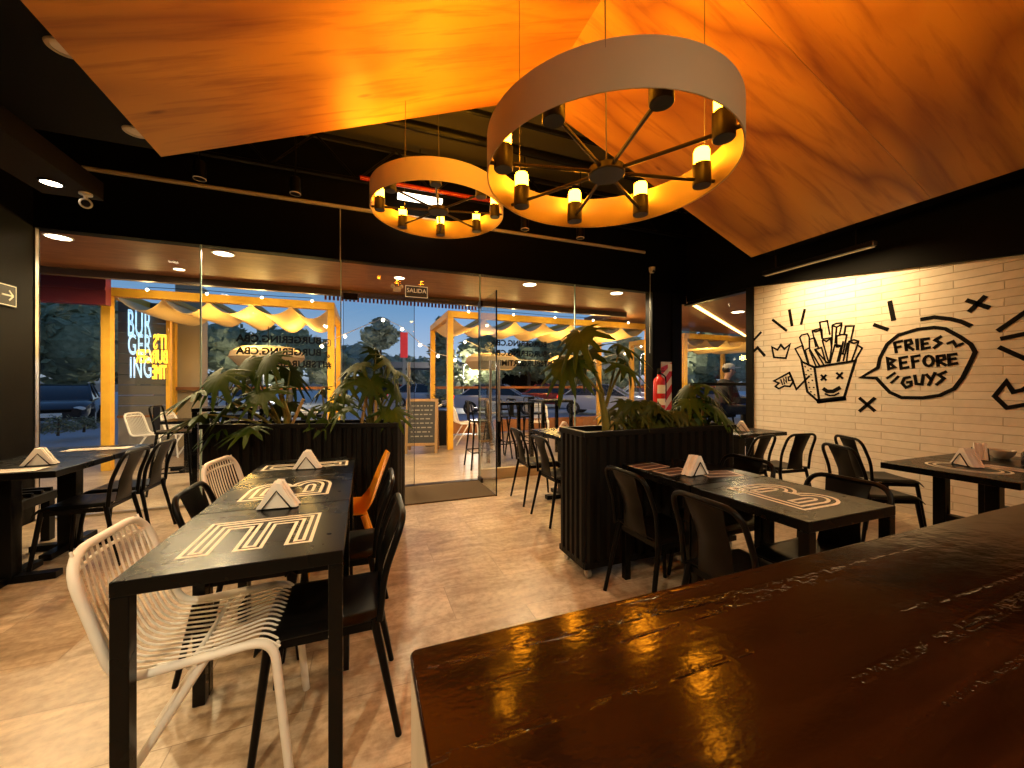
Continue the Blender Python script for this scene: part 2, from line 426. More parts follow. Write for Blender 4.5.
def empty(name, loc, label, cat, group=None, rz=0, kind=None):
    o = bpy.data.objects.new(name, None); COL.objects.link(o); o.location = loc; o.rotation_euler = (0, 0, rz)
    o.empty_display_size = .1
    return tag(o, label, cat, group, kind)
def tag(o, label=None, cat=None, group=None, kind=None):
    if label: o['label'] = label
    if cat: o['category'] = cat
    if group: o['group'] = group
    if kind: o['kind'] = kind
    return o
def struct(o, label=None, cat=None):
    o['kind'] = 'structure'; return tag(o, label, cat)
def dup(root, loc, rz, label, group=None, name=None):
    r = root.copy(); COL.objects.link(r); r.location = loc; r.rotation_euler = (0, 0, rz); r['label'] = label
    if group: r['group'] = group
    if name: r.name = name
    for ch in root.children:
        c = ch.copy(); COL.objects.link(c); c.parent = r
        for g in ch.children:
            d = g.copy(); COL.objects.link(d); d.parent = c
    return r
def text_mesh(s, size, extrude=.001, outline=None, mirror=False, align='LEFT', space=1.0, offset=0):
    cu = bpy.data.curves.new('txt', 'FONT'); cu.body = s; cu.size = size; cu.extrude = extrude; cu.align_x = align; cu.align_y = 'BOTTOM'
    cu.space_character = space; cu.offset = offset
    if outline: cu.fill_mode = 'NONE'; cu.extrude = 0; cu.bevel_depth = outline; cu.bevel_resolution = 1; cu.resolution_u = 4
    else: cu.resolution_u = 4
    o = bpy.data.objects.new('txt', cu); COL.objects.link(o)
    bpy.context.view_layer.update()
    dg = bpy.context.evaluated_depsgraph_get()
    me = bpy.data.meshes.new_from_object(o.evaluated_get(dg))
    vs = [v.co.copy() for v in me.vertices]; fs = [tuple(p.vertices) for p in me.polygons]
    bpy.data.objects.remove(o); bpy.data.curves.remove(cu); bpy.data.meshes.remove(me)
    if mirror: vs = [Vector((-v.x, v.y, v.z)) for v in vs]; fs = [tuple(reversed(f)) for f in fs]
    return vs, fs
def spot(name, loc, target, power, col, size=R(70), blend=.6, rad=.04, parent=None):
    d = bpy.data.lights.new(name, 'SPOT'); d.energy = power; d.color = col; d.spot_size = size; d.spot_blend = blend; d.shadow_soft_size = rad
    o = bpy.data.objects.new(name, d); COL.objects.link(o); o.location = loc
    dr = Vector(target) - Vector(loc); o.rotation_euler = dr.to_track_quat('-Z', 'Y').to_euler()
    return o
def point(name, loc, power, col, rad=.05):
    d = bpy.data.lights.new(name, 'POINT'); d.energy = power; d.color = col; d.shadow_soft_size = rad
    o = bpy.data.objects.new(name, d); COL.objects.link(o); o.location = loc; return o
# ------------------------------------------------------------------ the room
FY, LX, RX, BY, RZ = 4.95, -2.88, 5.0, -3.0, 4.1
GT = 2.74
WARM = (1, .61, .26); AMBER = (1, .55, .18)
struct(MB().box((LX - .12, BY, -.12), (RX + .15, FY + .06, 0)).build('floor', M['floor']), 'beige stone tiled floor of the dining room', 'floor')
struct(MB().box((LX - .12, BY, 0), (LX, FY + .06, RZ)).build('wall_left', M['black_wall']), 'dark painted side wall beside the glass front', 'wall')
struct(MB().box((LX - .12, BY - .12, 0), (RX + .15, BY, RZ)).build('wall_back', M['black_wall']), 'dark rear wall behind the counter', 'wall')
struct(MB().box((LX - .12, FY - .02, GT), (RX + .15, FY + .1, RZ)).build('wall_front', M['black_paint']), 'matt black fascia above the glass front', 'wall')
pier = MB().box((4.24, FY - .06, 0), (4.84, FY + .1, GT)).box((4.62, FY - .09, 0), (4.66, FY - .06, GT))
struct(pier.build('wall_front_pier', M['black_wall']), 'black pier between the glass front and the side window', 'wall')
struct(MB().box((RX, BY, 0), (RX + .15, 3.76, RZ)).build('wall_right', M['brick']), 'cream painted brick wall with black line drawings', 'wall')
wr = MB().box((RX, 3.76, 2.62), (RX + .15, FY - .02, RZ))
struct(wr.build('wall_right_lintel', M['black_wall']), 'black wall above the narrow side window', 'wall')
struct(MB().prism([(4.9, 2.63), (3.76, 2.615), (1.43, 2.33), (BY, 1.79), (BY, RZ), (4.9, RZ)], 'x', RX - .05, RX - .001).build('trim_1', M['black_paint']),
       'sloping black board along the top of the brick wall', 'trim')
struct(MB().box((LX - .12, BY, RZ), (RX + .15, FY + .1, RZ + .1)).build('ceiling', M['roof_metal']), 'dark metal roof above the glass front', 'ceiling')
cl = MB().box((LX, BY, 2.95), (-1.26, 3.47, 3.0)).box((LX, 3.43, 3.0), (-1.26, 3.47, RZ - .001))
struct(cl.build('ceiling_left', M['black_ceil']), 'low black ceiling beside the plywood panel', 'ceiling')
cr = MB().box((4.40, BY, 2.95), (RX - .05, 3.47, 3.0)).box((4.40, 3.43, 3.0), (RX - .05, 3.47, RZ - .001))
struct(cr.build('ceiling_right', M['black_ceil']), 'low black ceiling above the brick wall', 'ceiling')
struct(MB().box((-2.4, BY + .01, 2.8), (-2.03, 4.2, 2.949)).build('trim_2', mat('dark bulkhead paint', (.014, .009, .006), .6, spec=.1)), 'dark bulkhead running under the low ceiling', 'trim')
# roof trusses seen between the plywood and the fascia
def truss(y, z):
    b = MB().tube([(-2.8, y, z), (4.9, y, z)], .028, 6).tube([(-2.8, y, z + .42), (4.9, y, z + .42)], .028, 6)
    x = -2.6; up = 0
    while x < 4.6:
        b.tube([(x, y, z + (.42 if up else 0)), (x + .42, y, z + (0 if up else .42))], .014, 5); x += .42; up = 1 - up
    return b
tb = truss(4.62, 3.55)
struct(tb.build('ceiling_truss', M['black_metal']), 'black steel truss under the roof behind the lamps', 'truss')
struct(MB().tube([(-2.85, 4.0, 3.9), (4.95, 4.0, 3.9)], .05, 10).tube([(-2.85, 3.7, 3.98), (4.95, 3.7, 3.98)], .03, 8).build('trim_3', M['black_metal'], smooth=40), 'black ducts under the roof', 'duct')

# plywood gable
EX0, EX1, RXG, EZ, RZG, GY = -1.30, 4.42, 1.555, 2.83, 3.985, 3.31
def slope(xa, za, xb, zb, y0, y1, m, label):
    L_ = math.hypot(xb - xa, zb - za); an = math.atan2(zb - za, xb - xa)
    b = MB(); b.box((0, 0, 0), (L_, y1 - y0, .018))
    o = b.build('ceiling_plywood', [M[m], M['ply_edge']])
    for p in o.data.polygons:
        if abs(p.normal.z) < .5: p.material_index = 1
    o.location = (xa, y0, za); o.rotation_euler = (0, -an, 0)
    struct(o, label, 'ceiling panel'); return o
slope(EX0, EZ, RXG, RZG, 1.60, GY, 'ply_a', 'orange plywood sheet sloping up from the low black ceiling')
slope(EX0, EZ, RXG, RZG, -.05, 1.597, 'ply_c', 'plywood sheet overhead behind the front sheet on the bulkhead side')
slope(EX0, EZ, RXG, RZG, -1.7, -.053, 'ply_b', 'plywood sheet overhead third from the glass front on the bulkhead side')
slope(RXG, RZG, EX1, EZ, 1.755, GY + .05, 'ply_b', 'plywood sheet sloping down to a point above the side window')
slope(RXG, RZG, EX1, EZ, .15, 1.752, 'ply_c', 'plywood sheet with dark knots sloping down over the brick wall')
slope(RXG, RZG, EX1, EZ, -1.5, .147, 'ply_a', 'plywood sheet overhead third from the glass front on the mural side')
def gable_z(x): return EZ + (x - EX0) * (RZG - EZ) / (RXG - EX0) if x < RXG else EZ + (EX1 - x) * (RZG - EZ) / (EX1 - RXG)

# glass front: fixed panes, transoms, doors
def pane(name, x0, x1, z0, z1, label, y=FY):
    return struct(MB().box((x0, y, z0), (x1, y + .012, z1)).build(name, M['glass']), label, 'window')
w1 = pane('window_1', LX + .03, -1.62, .02, GT, 'tall clear glass pane next to the dark side wall')
w2 = pane('window_2', -1.61, -.27, .02, GT, 'tall clear glass pane with black mirrored lettering behind the planter')
pane('window_3', -.26, 1.43, 2.36, GT, 'glass transom above the doorway with the exit sign')
w4 = pane('window_4', 1.44, 2.875, .14, GT, 'tall clear glass pane beside the open door')
w5 = pane('window_5', 2.885, 4.24, .14, GT, 'tall clear glass pane next to the black pier')
for w, x in ((w1, -1.615), (w2, -.265), (w4, 1.435), (w5, 2.88)):
    MB().box((x - .006, FY - .004, .02), (x + .006, FY + .016, GT)).build('pane_edge', M['glass_edge'], w)
MB().box((LX, FY - .01, .02), (LX + .008, FY + .03, GT)).build('pane_channel', M['steel'], w1)
struct(MB().box((1.44, FY - .02, 0), (4.24, FY + .05, .14)).build('trim_4', M['kerb_wood'], bevel=.004), 'pale timber kerb under the glass beside the door', 'kerb')
struct(MB().box((LX, FY - .015, 0), (-.26, FY + .03, .02)).build('trim_5', M['steel']), 'thin metal sill under the fixed glass', 'sill')
def door(name, label, m_):
    d = MB().box((0, -.006, .015), (.82, .006, 2.34)).build(name, M['glass'])
    e = MB().box((.814, -.008, .015), (.82, .008, 2.34)).box((0, -.008, .015), (.005, .008, 2.34)).build('pane_edge', M['lens_dark'], d)
    MB().box((0, -.018, .0), (.16, .018, .06)).build('pivot_fitting', M['bronze'], d, bevel=.003)
    MB().box((0, -.018, 2.28), (.16, .018, 2.355)).build('pivot_fitting', M['black_metal'], d, bevel=.003)
    h = MB()
    for s in (-1, 1): h.tube([(.75, s * .05, .85), (.75, s * .05, 1.55)], .014, 10)
    for z in (.95, 1.45): h.tube([(.75, -.05, z), (.75, .05, z)], .008, 8)
    h.build('handle', M['steel'], d, smooth=40)
    return struct(d, label, 'door')
d1 = door('door_1', 'closed glass door leaf in the doorway', M); d1.location = (-.24, FY, 0)
d2 = door('door_2', 'glass door leaf swung open into the room', M); d2.location = (1.415, FY - .01, 0); d2.rotation_euler = (0, 0, R(-92))
o = MB().box((.18, 4.18, 0), (1.40, 4.90, .014)).build('door_mat', M['mat_brown'], bevel=.004)
tag(o, 'brown coir mat on the floor at the doorway', 'door mat')
struct(MB().box((-.25, FY - .03, 0), (1.43, FY + .06, .012)).build('trim_6', M['bronze']), 'bronze threshold strip of the doorway', 'threshold')

# narrow side window
w6 = struct(MB().box((RX + .06, 3.86, .1), (RX + .072, FY + .012, 2.6)).box((4.84, FY, .1), (RX + .0599, FY + .012, 2.6)).build('window_6', M['glass']), 'narrow side window between the pier and the brick wall', 'window')
f = MB().box((RX - .03, 3.76, 0), (RX + .12, 3.86, 2.62)).box((RX, 3.86, 0), (RX + .12, FY + .05, .1)).box((RX, 3.86, 2.585), (RX + .12, FY + .05, 2.62)).box((RX + .03, 3.86, 1.255), (RX + .1, 4.95, 1.3)).box((4.84, FY, 2.6), (RX, FY + .05, 2.74)).box((4.84, FY, 0), (RX, FY + .05, .1))
f.build('window_frame', M['black_metal'], w6, bevel=.003)

# ------------------------------------------------------------------ ring lamps
def ring_lamp(loc, D, hang, label, hot='bulb_hot'):
    t = empty('ring_pendant_lamp', loc, label, 'pendant lamp', 'ring lamps hanging from the roof')
    r, h = D / 2, .185
    n = 96; b = MB(); prof = [(r - .004, 0), (r, 0), (r, h), (r - .004, h)]
    b.lathe(prof + [prof[0]], n, cap=False); b.build('ring_band', M['ring_paint'], t, smooth=30)
    MB().lathe([(r - .0045, .001), (r - .0045, h - .001), (r - .0065, h - .001), (r - .0065, .001), (r - .0045, .001)], n, cap=False).build('darkened_lining', M['ring_inner'], t, smooth=30)
    b = MB().lathe([(0, .015), (.085, .015), (.09, .02), (.09, .05), (.06, .06), (0, .06)], 32); b.build('hub', M['bronze'], t, smooth=30)
    for k in range(8):
        a = R(77.5 + 45 * k); c, s_ = math.cos(a), math.sin(a)
        R1 = r * .87
        MB().tube([(c * .07, s_ * .07, .035), (c * (r - .003), s_ * (r - .003), .035)], .0095, 8).build('spoke', M['bronze'], t, smooth=40)
        so = MB().lathe([(0, .004), (.043, .004), (.046, .008), (.046, .115), (.042, .118), (0, .118)], 20, (c * R1, s_ * R1, 0)).build('socket', M['bronze'], t, smooth=40)
        bb = MB().lathe([(.036, .117), (.039, .125), (.039, .185), (.034, .197)], 16, (c * R1, s_ * R1, 0), cap=False); bb.mi = 1
        bb.lathe([(.034, .197), (.018, .203), (0, .204)], 16, (c * R1, s_ * R1, 0), cap=False).build('bulb', [M['bulb'], M[hot]], so, smooth=50)
    for k in range(3):
        a = R(235 + 120 * k); c, s_ = math.cos(a) * (r - .002), math.sin(a) * (r - .002)
        MB().tube([(c, s_, h - .03), (c, s_, hang(loc[0] + c, loc[1] + s_) - loc[2])], .0022, 5).build('suspension_cable', M['cable'], t)
    MB().tube(fillet([(0, 0, .05), (.01, .02, .5), (-.01, .01, hang(*loc[:2]) - loc[2])], .3), .004, 6).build('power_cord', M['cable'], t)
    return t
ring_lamp((1.135, 1.64, 2.31), 1.2, lambda x, y: gable_z(x) - .002, 'large ring lamp with eight amber lights hanging under the plywood')
ring_lamp((.635, 3.57, 2.85), 1.2, lambda x, y: RZ, 'ring lamp hanging before the black fascia, farther from the counter', 'bulb_dim')

# ------------------------------------------------------------------ ceiling fittings
def ceiling_disc(x, y, lab):
    t = empty('ceiling_speaker', (x, y, 2.95), lab, 'ceiling speaker', 'round fittings in the low black ceiling')
    MB().lathe([(.04, -.001), (.043, -.01), (.062, -.008), (.066, 0)], 32, cap=False).build('rim', mat('cream rim', (.6, .5, .34), .5), t, smooth=40)
    MB().lathe([(0, -.006), (.042, -.006), (.042, -.001), (0, -.001)], 24).build('grille', M['lamp_dim'], t)
ceiling_disc(-1.40, 2.58, 'round cream ceiling fitting cut by the plywood edge, higher in view')
ceiling_disc(-1.42, 3.27, 'round cream ceiling fitting beside the lower corner of the plywood')
def track_spot(x, y, z, lab, tilt=(0, 0)):
    t = empty('ceiling_spotlight', (x, y, z), lab, 'spotlight', 'black cylinder spotlights over the front tables')
    MB().lathe([(.03, 0), (.045, 0), (.05, .005), (.05, .15), (.03, .17), (0, .17)], 20).build('housing', M['black_metal'], t, smooth=40)
    MB().lathe([(0, .012), (.036, .012), (.047, -.002), (.05, .0), (.05, .006)], 20, cap=False).build('lens', M['lamp_dim'], t, smooth=40)
    MB().tube([(0, 0, .165), (0, 0, RZ - z)], .009, 6).build('hanging_rod', M['black_metal'], t)
    return t
track_spot(-1.41, 4.3, 3.15, 'black cylinder spotlight by the corner of the plywood')
track_spot(-.64, 4.3, 3.15, 'black cylinder spotlight between the plywood corner and the smaller ring lamp')
track_spot(1.81, 4.3, 3.15, 'black cylinder spotlight seen below the large ring lamp, nearer the smaller ring')
track_spot(2.58, 4.3, 3.15, 'black cylinder spotlight seen below the large ring lamp, nearer the pier')
o = MB().tube([(-2.52, FY - .05, 3.345), (4.1, FY - .05, 3.345)], .022, 10).build('conduit_pipe', M['grey_pipe'], smooth=40)
tag(o, 'long pale conduit pipe along the black fascia', 'pipe')
o = MB().tube([(-.27, FY - .035, GT - .02), (-.27, FY - .035, 3.325)], .006, 6).build('vertical_cable', M['grey_pipe'])
o.location = (0, 0, 0)
tag(o, 'thin vertical cable from the conduit down to the glass joint', 'cable')
o = MB().tube([(-.05, 4.45, 3.50), (2.6, 4.45, 3.50)], .024, 10).build('sprinkler_pipe', M['red_pipe'], smooth=40)
tag(o, 'red pipe under the roof seen through the smaller ring lamp', 'pipe')
t = empty('tube_light', (.62, 4.72, 3.50), 'short lit tube light seen through the smaller ring lamp', 'tube light')
MB().box((-.27, -.05, .03), (.27, .05, .08)).build('housing', M['black_metal'], t, bevel=.004)
MB().box((-.26, -.06, -.02), (.26, .06, .03)).build('diffuser', M['lamp_tube'], t, bevel=.01)
MB().tube([(0, 0, .08), (0, 0, RZ - 3.50)], .006, 6).build('hanging_rod', M['black_metal'], t)

# spot recessed in the bulkhead, lit
def bulkhead_light(x, y, lab, power, target, size=100):
    t = empty('downlight', (x, y, 2.8), lab, 'downlight', 'round downlights in the dark bulkhead')
    MB().lathe([(.055, -.001), (.058, -.01), (.07, -.008), (.072, 0)], 28, cap=False).build('rim', M['black_metal'], t, smooth=40)
    MB().lathe([(0, -.008), (.056, -.008), (.056, -.001), (0, -.001)], 24).build('lens', M['lamp_white'], t)
    spot('downlight_beam', (x, y, 2.785), target, power, WARM, R(size), .8, .05)
bulkhead_light(-2.21, 3.95, 'lit round downlight in the dark bulkhead by the security camera', 110, (-1.6, 3.6, 0), 110)
bulkhead_light(-2.21, 2.1, 'added unseen round downlight in the bulkhead above the dark bench', 150, (-1.3, 1.9, 0), 110)  # added out of view to light the floor on this side
bulkhead_light(-2.21, .3, 'added unseen round downlight in the bulkhead nearest the counter', 150, (-1.1, .9, 0), 110)  # also added out of view, for light on the near floor
t = empty('security_camera', (-2.08, 4.08, 2.8), 'small white security camera hanging at the end of the bulkhead', 'security camera')
MB().lathe([(.04, 0), (.04, -.015), (.015, -.02), (.012, -.05)], 16).build('mount', M['white_plastic'], t, smooth=40)
aim = (Vector((0, 0, CAM_H)) - Vector((-2.08, 4.08, 2.72))).to_track_quat('Z', 'Y').to_matrix().to_4x4()
b = MB().lathe([(0, -.05), (.02, -.05), (.036, -.04), (.04, .03), (.03, .04), (.027, .03), (0, .03)], 20); b.xform(Matrix.Translation((.0, .0, -.08)) @ aim); b.build('camera_body', M['white_plastic'], t, smooth=40)
b = MB().lathe([(0, .031), (.026, .031), (.026, .035), (0, .036)], 16); b.xform(Matrix.Translation((.0, .0, -.08)) @ aim); b.build('camera_lens', M['lens_dark'], t, smooth=40)
# camera on the pier with its cable
p = on_y(652, 270, FY - .09)
t = empty('security_camera', tuple(p), 'small white dome camera at the top of the black pier, cable hanging', 'security camera')
MB().lathe([(0, -.05), (.03, -.045), (.045, -.02), (.05, .02), (.05, .04), (0, .04)], 18).build('camera_body', M['white_plastic'], t, smooth=40)
MB().ball((0, -.03, -.025), .022, 8).build('camera_lens', M['lens_dark'], t, smooth=60)
MB().tube([(-.01, .03, -.04), (-.012, .035, -1.3)], .004, 5).build('cable', M['white_plastic'], t)

# lamp bar washing the mural
t = empty('wall_washer_lamp', (4.55, 2.75, 2.60), 'long black lamp bar above the brick wall', 'lamp bar')
MB().box((-.03, -.55, 0), (.03, .55, .05)).build('housing', M['black_metal'], t, bevel=.004)
MB().box((.005, -.54, -.006), (.028, .54, 0)).build('lens', M['lamp_dim'], t)
MB().box((-.028, -.556, .006), (.028, -.55, .046)).build('end_cap', M['steel'], t)
for q in (-.4, .4): MB().tube([(0, q, .05), (0, q, .352)], .007, 6).build('hanging_rod', M['black_metal'], t)
ld = bpy.data.lights.new('wall_wash', 'AREA'); ld.shape = 'RECTANGLE'; ld.size = 1.0; ld.size_y = .03; ld.energy = 22; ld.color = (1, .66, .30); ld.spread = R(150)
lo = bpy.data.objects.new('wall_wash', ld); COL.objects.link(lo); lo.location = (4.57, 2.75, 2.585)
lo.rotation_euler = Vector((.55, 0, -1)).to_track_quat('-Z', 'Y').to_euler()
lo.rotation_euler = (Matrix(((0, 1, 0), (1, 0, 0), (0, 0, -1))).to_4x4()).to_euler()
_z = -Vector((.5, 0, -1)).normalized(); _x = Vector((0, 1, 0)); _y = _z.cross(_x)
lo.rotation_euler = Matrix((_x, _y, _z)).transposed().to_euler()

# downlights added out of view behind the camera for fill light
def fill_downlight(x, y, z, lab, power, target, size, col=WARM):
    t = empty('downlight', (x, y, z), lab, 'downlight', 'added fill downlights over the counter side')
    MB().lathe([(.04, 0), (.05, .003), (.05, .12), (0, .12)], 20, cap=False).build('housing', M['black_metal'], t, smooth=40)
    MB().lathe([(0, .004), (.04, .004), (.04, .008), (0, .008)], 20).build('lens', M['lamp_white'], t)
    MB().tube([(0, 0, .12), (0, 0, .3 if z > 2.6 else .3)], .01, 6).build('stem', M['black_metal'], t)
    spot('downlight_beam', (x, y, z - .02), target, power, col, R(size), .8, .05)
# ------------------------------------------------------------------ bar counter in front
ct_ = empty('bar_counter', (0, 0, 0), 'glossy dark timber bar counter with pale side', 'bar counter')
CZ = 1.125
def rr(x0, y0, x1, y1, r, n=6):
    out = []
    for cx, cy, a0 in ((x1 - r, y1 - r, 0), (x0 + r, y1 - r, 90), (x0 + r, y0 + r, 180), (x1 - r, y0 + r, 270)):
        for k in range(n + 1):
            a = R(a0 + 90 * k / n); out.append((cx + r * math.cos(a), cy + r * math.sin(a)))
    return out
cx0, cy1 = .0241, .231
MB().prism(rr(cx0, -.75, 2.4, cy1, .005), 'z', CZ - .005, CZ).build('countertop', M['counter'], ct_, bevel=.0012, seg=2, smooth=40)
MB().prism(rr(cx0 + .0005, -.7, 2.39, cy1 - .0005, .005), 'z', 0, CZ - .0051).build('side_panel', M['counter_side'], ct_)

# ------------------------------------------------------------------ tables
def letter_decal(kind, s, w):
    """outlined letter as thin cream vinyl strips, centred; +y is the top of the letter"""
    b = MB(); t = .0007
    def ribbon(pts, closed=True):
        P = [Vector((p[0] * s, p[1] * s, 0)) for p in pts]; n = len(P); L_ = []; R_ = []
        for i in range(n):
            a = P[i - 1] if (closed or i) else P[i]; c = P[(i + 1) % n] if (closed or i < n - 1) else P[i]
            d1 = (P[i] - a); d2 = (c - P[i])
            if d1.length < 1e-9: d1 = d2
            if d2.length < 1e-9: d2 = d1
            d1.normalize(); d2.normalize()
            n1 = Vector((-d1.y, d1.x, 0)); n2 = Vector((-d2.y, d2.x, 0))
            m_ = (n1 + n2); m_.normalize(); k = w / 2 / max(.35, m_.dot(n1))
            L_.append(P[i] + m_ * k); R_.append(P[i] - m_ * k)
        vs = [v + Vector((0, 0, t)) for v in L_ + R_]; fs = []
        for i in range(n if closed else n - 1):
            j = (i + 1) % n; fs.append((i, n + i, n + j, j))
        b.add(vs, fs); b.add([v - Vector((0, 0, t)) for v in vs], [tuple(reversed(f)) for f in fs])
    def arc(cx, cy, rx, ry, a0, a1, n=12):
        return [(cx + rx * math.cos(R(a0 + (a1 - a0) * k / n)), cy + ry * math.sin(R(a0 + (a1 - a0) * k / n))) for k in range(n + 1)]
    if kind == 'E':
        for i in (0, .085):
            g = i * .5
            # outer outline with three arms
            a = .20
            ys = [(-.5, -.5 + a), (-a / 2, a / 2), (.5 - a, .5)]
            if i == 0:
                ribbon([(-.42, -.5), (.42, -.5), (.42, -.3), (-.2, -.3), (-.2, -.1), (.42, -.1), (.42, .1), (-.2, .1), (-.2, .3), (.42, .3), (.42, .5), (-.42, .5)])
            else:
                ribbon([(.36, -.435), (-.355, -.435), (-.355, .435), (.36, .435), (.36, .365), (-.275, .365), (-.275, .04), (.36, .04), (.36, -.04), (-.275, -.04), (-.275, -.365), (.36, -.365)])
    elif kind == 'B':
        for g in (0, .10):
            pts = [(-.4 + g, -.5 + g)] + arc(.12, -.25, .34 - g, .25 - g * .95, -90, 75) + arc(.10, .25, .32 - g, .25 - g * .95, -75, 90) + [(-.4 + g, .5 - g)]
            ribbon(pts)
        for cy in (-.25, .25): ribbon([(-.2, cy - .05)] + arc(.1, cy, .1, .05, -90, 90) + [(-.2, cy + .05)])
    elif kind == 'G':
        for g in (0, .10):
            ribbon(arc(0, 0, .42 - g, .5 - g, 40, 320, 24) + [(.40 - g, -.02), (.05, -.02)], False)
        ribbon([(.4, .32), (.24, .22)], False); ribbon([(.4, -.02), (.4, -.32)], False)
    elif kind == 'I':
        for g in (0, .11): ribbon([(-.66 + g, -.2 + g), (.66 - g, -.2 + g), (.66 - g, .2 - g), (-.66 + g, .2 - g)])
    elif kind == 'U':
        for g in (0, .10):
            ribbon([(-.42 + g, .5), (-.42 + g, -.1)] + arc(0, -.1, .42 - g, .4 - g, 180, 360, 14) + [(.42 - g, .5)], False)
    return b
def table(x, y, letter, rot, label, group, decal_y=0, w=.572, legs=True, dx=0):
    t = empty('dining_table', (x, y, 0), label, 'table', group)
    h = w / 2
    MB().box((-h, -h, .708), (h, h, .75)).build('tabletop', M['black_table'], t, bevel=.003)
    if legs:
        for sx in (-1, 1):
            for sy in (-1, 1):
                lx, ly = sx * (h - .0215), sy * (h - .0215)
                MB().box((lx - .021, ly - .021, 0), (lx + .021, ly + .021, .7075)).build('leg', M['black_table'], t, bevel=.003)
    if letter:
        d = letter_decal(letter, .36, .0115 if letter == 'E' else .0145)
        d.xform(Matrix.Rotation(R(rot), 4, 'Z')); d.xform(Matrix.Translation((dx, decal_y, .7504)))
        d.build('letter_decal', M['vinyl'], t)
    return t
GL, GRR = 'tables pushed together before the planter with the tall leafy plants', 'tables in a row by the other planter'
TX = -.352
table(TX, 1.625, 'E', -90, 'black square table with a cream outlined letter E, nearest the white wire chair', None, -.02)
table(TX, 2.205, 'B', 90, 'black square table with rounded cream letter, second from the counter', None, .0)
table(TX, 2.785, 'I', 0, 'black square table touching the planter, striped decal and napkin holder', None, .03)
table(1.872, 1.255, 'B', 0, 'black square table with a cream letter B between two black chairs', None, 0)
table(1.872, 1.835, None, 0, 'black square table against the corrugated planter, menus and napkins on it', None, .0)
# pedestal tables
def pedestal(x, y, w, l, label, letter=None, rot=0, frame=False, group=None, h=.75, dx=0):
    t = empty('pedestal_table', (x, y, 0), label, 'table', group)
    MB().box((-w / 2, -l / 2, h - .04), (w / 2, l / 2, h)).build('tabletop', M['black_table'], t, bevel=.003)
    if frame:
        b = MB()
        for s_ in (-1, 1): b.box((dx - .035, s_ * .115 - .03, 0), (dx + .035, s_ * .115 + .03, h - .041))
        b.build('leg', M['black_metal'], t, bevel=.004)
        MB().box((dx - .03, -.085, .36), (dx + .03, .085, .43)).build('cross_bar', M['black_metal'], t, bevel=.004)
        MB().box((dx - .25, -.3, 0), (dx + .25, -.24, .05)).build('foot', M['black_metal'], t, bevel=.004)
        MB().tube(fillet([(dx, -.115, .5), (dx, -.09, .18), (dx, .09, .18), (dx, .115, .5)], .05), .03, 8).build('brace', M['black_metal'], t, smooth=40)
    else:
        MB().box((dx - .055, -.045, .03), (dx + .055, .045, h - .041)).build('leg', M['black_metal'], t, bevel=.004)
        MB().box((dx - .035, -.26, 0), (dx + .035, .26, .045)).box((dx - .22, -.035, 0), (dx + .26, .035, .045)).build('foot', M['black_metal'], t, bevel=.004)
        MB().box((-w * .4, -.03, h - .06), (w * .4, .03, h - .0405)).build('top_plate', M['black_metal'], t)
    if letter:
        d = letter_decal(letter, .36, .0115 if letter == 'E' else .0145); d.xform(Matrix.Rotation(R(rot), 4, 'Z')); d.xform(Matrix.Translation((0, 0, h + .0004)))
        d.build('letter_decal', M['vinyl'], t)
    return t
pedestal(-2.06, 3.47, .6, .575, 'black pedestal table by the dark side wall with napkin holder, nearer the counter', dx=-.1)
pedestal(-2.06, 4.06, .6, .575, 'black pedestal table by the dark side wall, against the glass front', dx=-.1)
pedestal(3.56, 1.25, .585, .6, 'black table by the brick wall with letter decal and napkin holder', 'G', 0, True)
pedestal(4.16, 1.25, .6, .6, 'black table touching the brick wall with bowls and bottle', None, 0, True)
pedestal(4.0, 3.2, .75, .6, 'black pedestal table at the narrow side window behind the planter')
pedestal(2.1, 3.27, .575, .575, 'black table behind the corrugated planter, nearer the counter')
pedestal(2.1, 3.86, .575, .575, 'black table behind the corrugated planter, nearer the glass, napkin holder on it')

# ------------------------------------------------------------------ napkins and menus
def napkins(x, y, rz, label, z=.7505):
    t = empty('napkin_holder', (x, y, z), label, 'napkin holder', 'napkin holders on the tables', rz)
    b = MB()
    for k in range(7):
        yy = -.030 + k * .0085; q = random.uniform(-.006, .006); s_ = random.uniform(.96, 1.02)
        b.prism([(-.08 * s_ + q, .004), (.08 * s_ + q, .004), (.055 * s_ + q, .04), (.014 + q, .112 * s_), (-.012 + q, .115 * s_), (-.055 * s_ + q, .042)], 'y', yy, yy + .0078)
    b.build('napkins', M['paper'], t, bevel=.001)
    b = MB()
    for yy in (-.037, .036):
        b.tube([(-.055, yy, .003), (0, yy, .078), (.055, yy, .003)], .0034, 6)
    b.tube([(-.055, -.037, .0035), (-.055, .036, .0035)], .0034, 6).tube([(.055, -.037, .0035), (.055, .036, .0035)], .0034, 6)
    b.build('wire_frame', M['black_metal'], t)
    return t
napkins(-.345, 1.905, R(-6), 'folded white napkins in a wire holder on the table with the letter E')
napkins(-.335, 2.71, R(-8), 'folded white napkins in a wire holder on the table touching the planter')
napkins(-1.98, 3.45, R(8), 'folded white napkins in a wire holder on the table at the dark side wall')
napkins(1.80, 1.72, R(5), 'folded white napkins standing upright on menus beside the corrugated planter')
napkins(3.64, 1.28, R(60), 'folded white napkins lying on the table by the brick wall')
napkins(4.05, 1.36, R(25), 'second napkin holder close to the brick wall behind the first one')
napkins(3.95, 3.12, R(-60), 'folded napkins on the table at the narrow side window')
napkins(2.06, 3.78, R(-10), 'folded white napkins on the table behind the corrugated planter')
